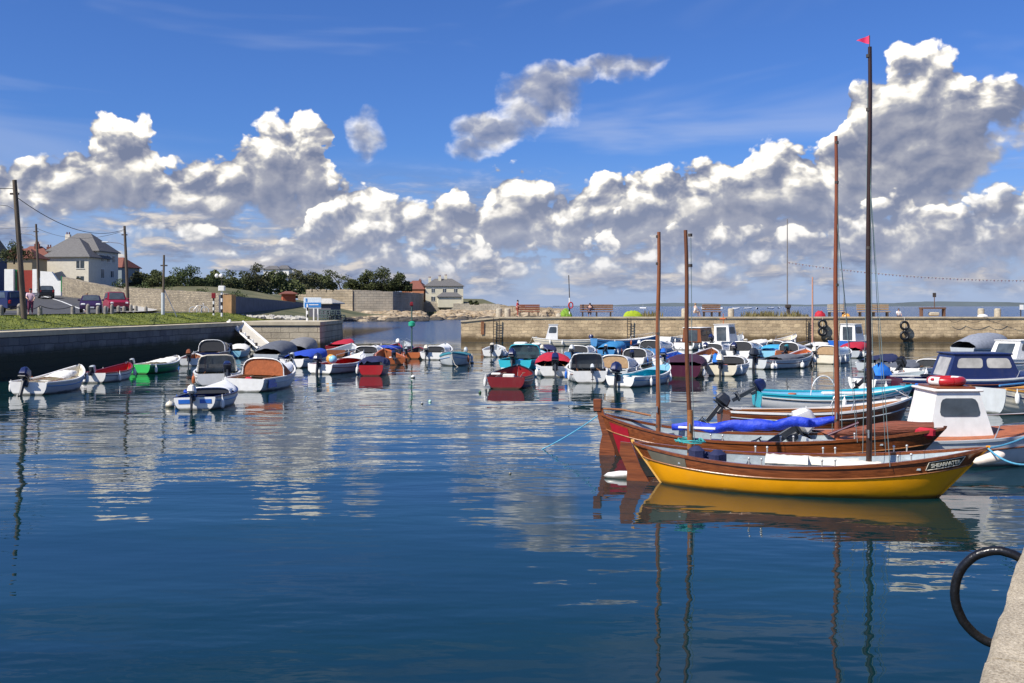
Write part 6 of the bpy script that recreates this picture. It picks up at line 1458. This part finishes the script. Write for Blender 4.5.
heap(633, 2.0, .62, mat('lime_cover', (.30, .40, .012), .8, vary=.2, bump=.05), 'lime green covered pile left of the short masts', 'covered_pile', 'cover')
heap(820, 1.1, .62, CRED, 'red covered heap above the hanging tyres near the tall masts', 'covered_pile', 'cover'); heap(982.5, 1.0, .25, WHITE, 'small white heap on the quay between the right bollards', 'sack', 'sack')
heap(846, .8, .35, OCHRE, 'ochre sack between the tall masts on the quay', 'sack', 'sack')
# weeds growing on the quay
mb = MB()
for i in range(700):
    px = random.choice([random.gauss(755, 6), random.gauss(768, 5), random.gauss(795, 6), random.uniform(742, 812), random.gauss(650, 5)]); Y = random.uniform(101, 103); X = fx(px, Y); h = random.uniform(.1, .75 if px < 800 else .4); a = random.random() * PI
    mb.add([(X - .07 * math.cos(a), Y, ZQ - .05), (X + .07 * math.cos(a), Y + .05, ZQ - .05), (X + random.uniform(-.25, .25), Y, ZQ + h)], [(0, 1, 2)])
tag(mb.build('weeds', mat('weeds_green', (.10, .11, .03), .9, col2=(.28, .22, .1)), smooth=False), kind='stuff', cat='weeds', label='dry green weeds growing along the top of the far quay')
# lifebuoy pole, poles
r = thing('lifebuoy_post', 'black and white pole with a red lifebuoy on the far quay', 'post', (fx(569.5, 101.5), 101.5, ZQ))
for i, (a, b_, m) in enumerate(((0, .5, WHITE), (.5, 1.0, BLACK), (1.0, 1.9, WHITE), (1.9, 4.2, IRON))): MB().tube([(0, 0, a), (.0 if i < 3 else -.08, 0, b_)], .07 if i < 3 else .045, 8).build('painted_band' if i < 3 else 'upper_pole', m, r)
MB().tube([(.12 + .22 * math.cos(a), -.08, 1.15 + .3 * math.sin(a)) for a in [2 * PI * k / 16 for k in range(16)]], .06, 8, closed=True).build('lifebuoy_ring', RED, r)
def tallpole(px, yt, yb, Y, m, lab, r0=.06, r1=.03, name='pole'):
    z0 = PZ(yb, Y); r = thing(name, lab, 'pole', (PX(px, Y), Y, z0)); MB().tube([(0, 0, -.4), (0, 0, PZ(yt, Y) - z0)], r0, 8, r1).build('shaft', m, r); return r
tp = tallpole(787.3, 219, 318, 102, mat('grey_timber', (.20, .18, .16), .8), 'tall thin grey pole on the far quay with a dark box at its foot', .075, .045)
mb = MB(); mb.box((.1, 0, .55), (.3, .3, 1.2), bev=.05); mb.box((.05, -.1, 1.2), (.55, .3, .35), bev=.05); mb.build('switch_box', IRON, tp)
tallpole(812.5, 277, 345, 97.5, mat('pinkish_timber', (.50, .26, .18), .8), 'pinkish wooden pole standing in the water before the far quay', .10, .07, 'mooring_pole')
tallpole(844, 290, 318, 101.5, DW, 'short thin dark pole between the two tallest masts', .05, .03)
# green topped post in the mouth
r = tallpole(411.8, 303.5, 357, PY(357), mat('weathered_green_pole', (.04, .09, .075), .6), 'thin dark post with a green ring mark in the harbour mouth', .055, .045, 'channel_post')
mb = MB(); zz = PZ(324, PY(357)); mb.lathe([(.07, -.2), (.24, -.12), (.24, .12), (.07, .2)], (0, 0, zz), 12); mb.build('green_topmark', mat('mark_green', (.02, .35, .2), .5), r)
mb = MB(); mb.box((0, 0, PZ(304, PY(357))), (.24, .24, .3), bev=.06); mb.build('top_cap', DRED, r)
# sign at right
r = thing('notice_sign', 'black and white notice on two posts at the right end of the far quay', 'sign', (fx(1021), 101.5, ZQ))
for x in (-.28, .28): mb = MB(); mb.box((x, 0, .5), (.08, .08, 1.0)); mb.build('leg', IRON, r)
for x, m in ((-.22, WHITE), (.22, SKYB)): mb = MB(); mb.box((x, -.06, .95), (.38, .05, .5)); mb.build('notice', m, r)
# tyres hung on the quay face
def tyre(px, py, lab):
    Y = 99.75; mb = MB(); R0, r0 = .37, .125
    pts = [(R0 * math.cos(a), 0, R0 * math.sin(a)) for a in [2 * PI * k / 24 for k in range(24)]]
    mb.tube(pts, r0, 10, closed=True); tag(mb.build('tyre', RUBBER, loc=(PX(px, Y), Y, PZ(py, Y))), lab, 'tyre', 'old tyres hung on the far quay wall')
tyre(822.5, 324, 'upper hanging tyre of the pair near the tall masts'); tyre(822.5, 331.5, 'lower hanging tyre of the pair near the tall masts')
tyre(904.5, 325.5, 'upper hanging tyre of the pair right of the tallest mast'); tyre(904.5, 335.5, 'lower hanging tyre of the pair right of the tallest mast')
for px, lab in ((904.5, 'rope holding the tyres right of the tallest mast'), (822.5, 'rope holding the tyres near the tall masts')): line('tyre_rope', lab, 'rope', (PX(px, 99.7), 99.7, ZQ), (PX(px, 99.7), 99.7, .9), 0, .03, ROPEW, 4)
for i, (a, b_) in enumerate(((948, 962), (962, 985), (985, 1004))): line('quay_chain', ('rusty chain looped on the quay face, left loop', 'rusty chain looped on the quay face, middle loop', 'rusty chain looped on the quay face, right loop')[i], 'chain', (PX(a, 99.8), 99.8, PZ(318.5, 99.8)), (PX(b_, 99.8), 99.8, PZ(318.5, 99.8)), .38, .022, IRON)
# string of bunting
r = thing('bunting', 'string of faded red and white pennants sagging above the far quay', 'bunting', (0, 0, 0))
A, B_ = Vector((PX(787.5, 102), 102, PZ(262, 102))), Vector((PX(1060, 96), 96, PZ(280, 96))); n = 76
f = lambda t: A.lerp(B_, t) + Vector((0, 0, -2.3 * t * (1 - t)))
MB().tube([f(i / n) for i in range(n + 1)], .012, 4).build('string', ROPEW, r)
BM = [mat('faded_red_cloth', (.50, .30, .34), .8), mat('faded_white_cloth', (.55, .54, .56), .8)]
for i in range(n):
    p = f((i + .5) / n); mb = MB(); mb.add([p + Vector((-.1, 0, 0)), p + Vector((.1, 0, 0)), p + Vector((.02, .06, -.2)), p + Vector((-.1, .006, 0)), p + Vector((.1, .006, 0)), p + Vector((.02, .066, -.2))], [(0, 1, 2), (5, 4, 3)]); mb.build('pennant', BM[i % 2], r, smooth=False)
# far breakwater rocks left on the quay back
mb = MB()
for i in range(90):
    px = random.uniform(500, 566); Y = random.uniform(112, 118); rock(mb, (PX(px, Y), Y, 2.3 + random.uniform(-.3, .5)), (random.uniform(.4, 1.0), .6, random.uniform(.3, .6)))
tag(mb.build('breakwater_rocks', ROCK, smooth=False), kind='stuff', cat='rocks', label='tan breakwater boulders behind the left part of the far quay')
rw(500, 114.5, 566, 114.5, 305.2, 308.5, 'parapet', 'low sunlit parapet wall behind the left part of the far quay', WL, th=.5, zb=1, rt=.08)

# ------------------------------------------------------------------ far coast and far yachts
mb = MB(); rings = []
for i in range(121):
    px = 560 + 620 * i / 120; Y = 9000; h = max(0, 10 + 22 * math.sin(i * .045 + .8) * math.sin(i * .045 + .8) + 10 * math.sin(i * .31) * .4 + random.uniform(-2, 2)) * smooth(560, 760, px) + 3
    rings.append([(PX(px, Y), Y, -2), (PX(px, Y), Y + 200, h), (PX(px, Y), Y + 1500, h * 1.3), (PX(px, Y), Y + 1600, -2)])
mb.loft(rings, closed=False); tag(mb.build('hills', mat('far_coast', (.09, .115, .12), 1, vary=.2, scale=.002)), kind='structure')
fy = [(736, 'leftmost of the tiny white yachts on the horizon'), (748, 'second from the left of the tiny white yachts on the horizon'), (771, 'tiny white yacht left of the tall thin pole on the horizon'), (779, 'tiny white yacht just left of the tall thin pole'), (757, 'third from the left of the tiny white yachts on the horizon'), (703, 'tiny white yacht above the bench right of the seated person'), (721, 'tiny white yacht above the pale bollard on the horizon'), (643, 'tiny white boat beyond the lime green cover')]
for i, (px, lab) in enumerate(fy):
    Y = 1100 + 90 * (i % 4); t = thing('yacht', lab, 'yacht', (PX(px, Y), Y, 0), R(20 * i), 'tiny white yachts out at sea')
    Hy = Hull(8 + (i % 3) * 3, 2.8, 1.3, 1.1, 1.6, ft=.6); mb = MB(); T = [k / 8 for k in range(9)]
    for sd_ in (-1, 1): mb.loft([[Hy.pt(tt, PI / 2 * j / 4, sd_) for j in range(5)] for tt in T], closed=False)
    mb.build('hull', WHITE, t); foredeck(t, Hy, 0, WHITE, .5); 
    if i % 2: MB().tube([(0, 0, 1), (0, 0, 9)], .09, 5).build('mast', LGREY, t)
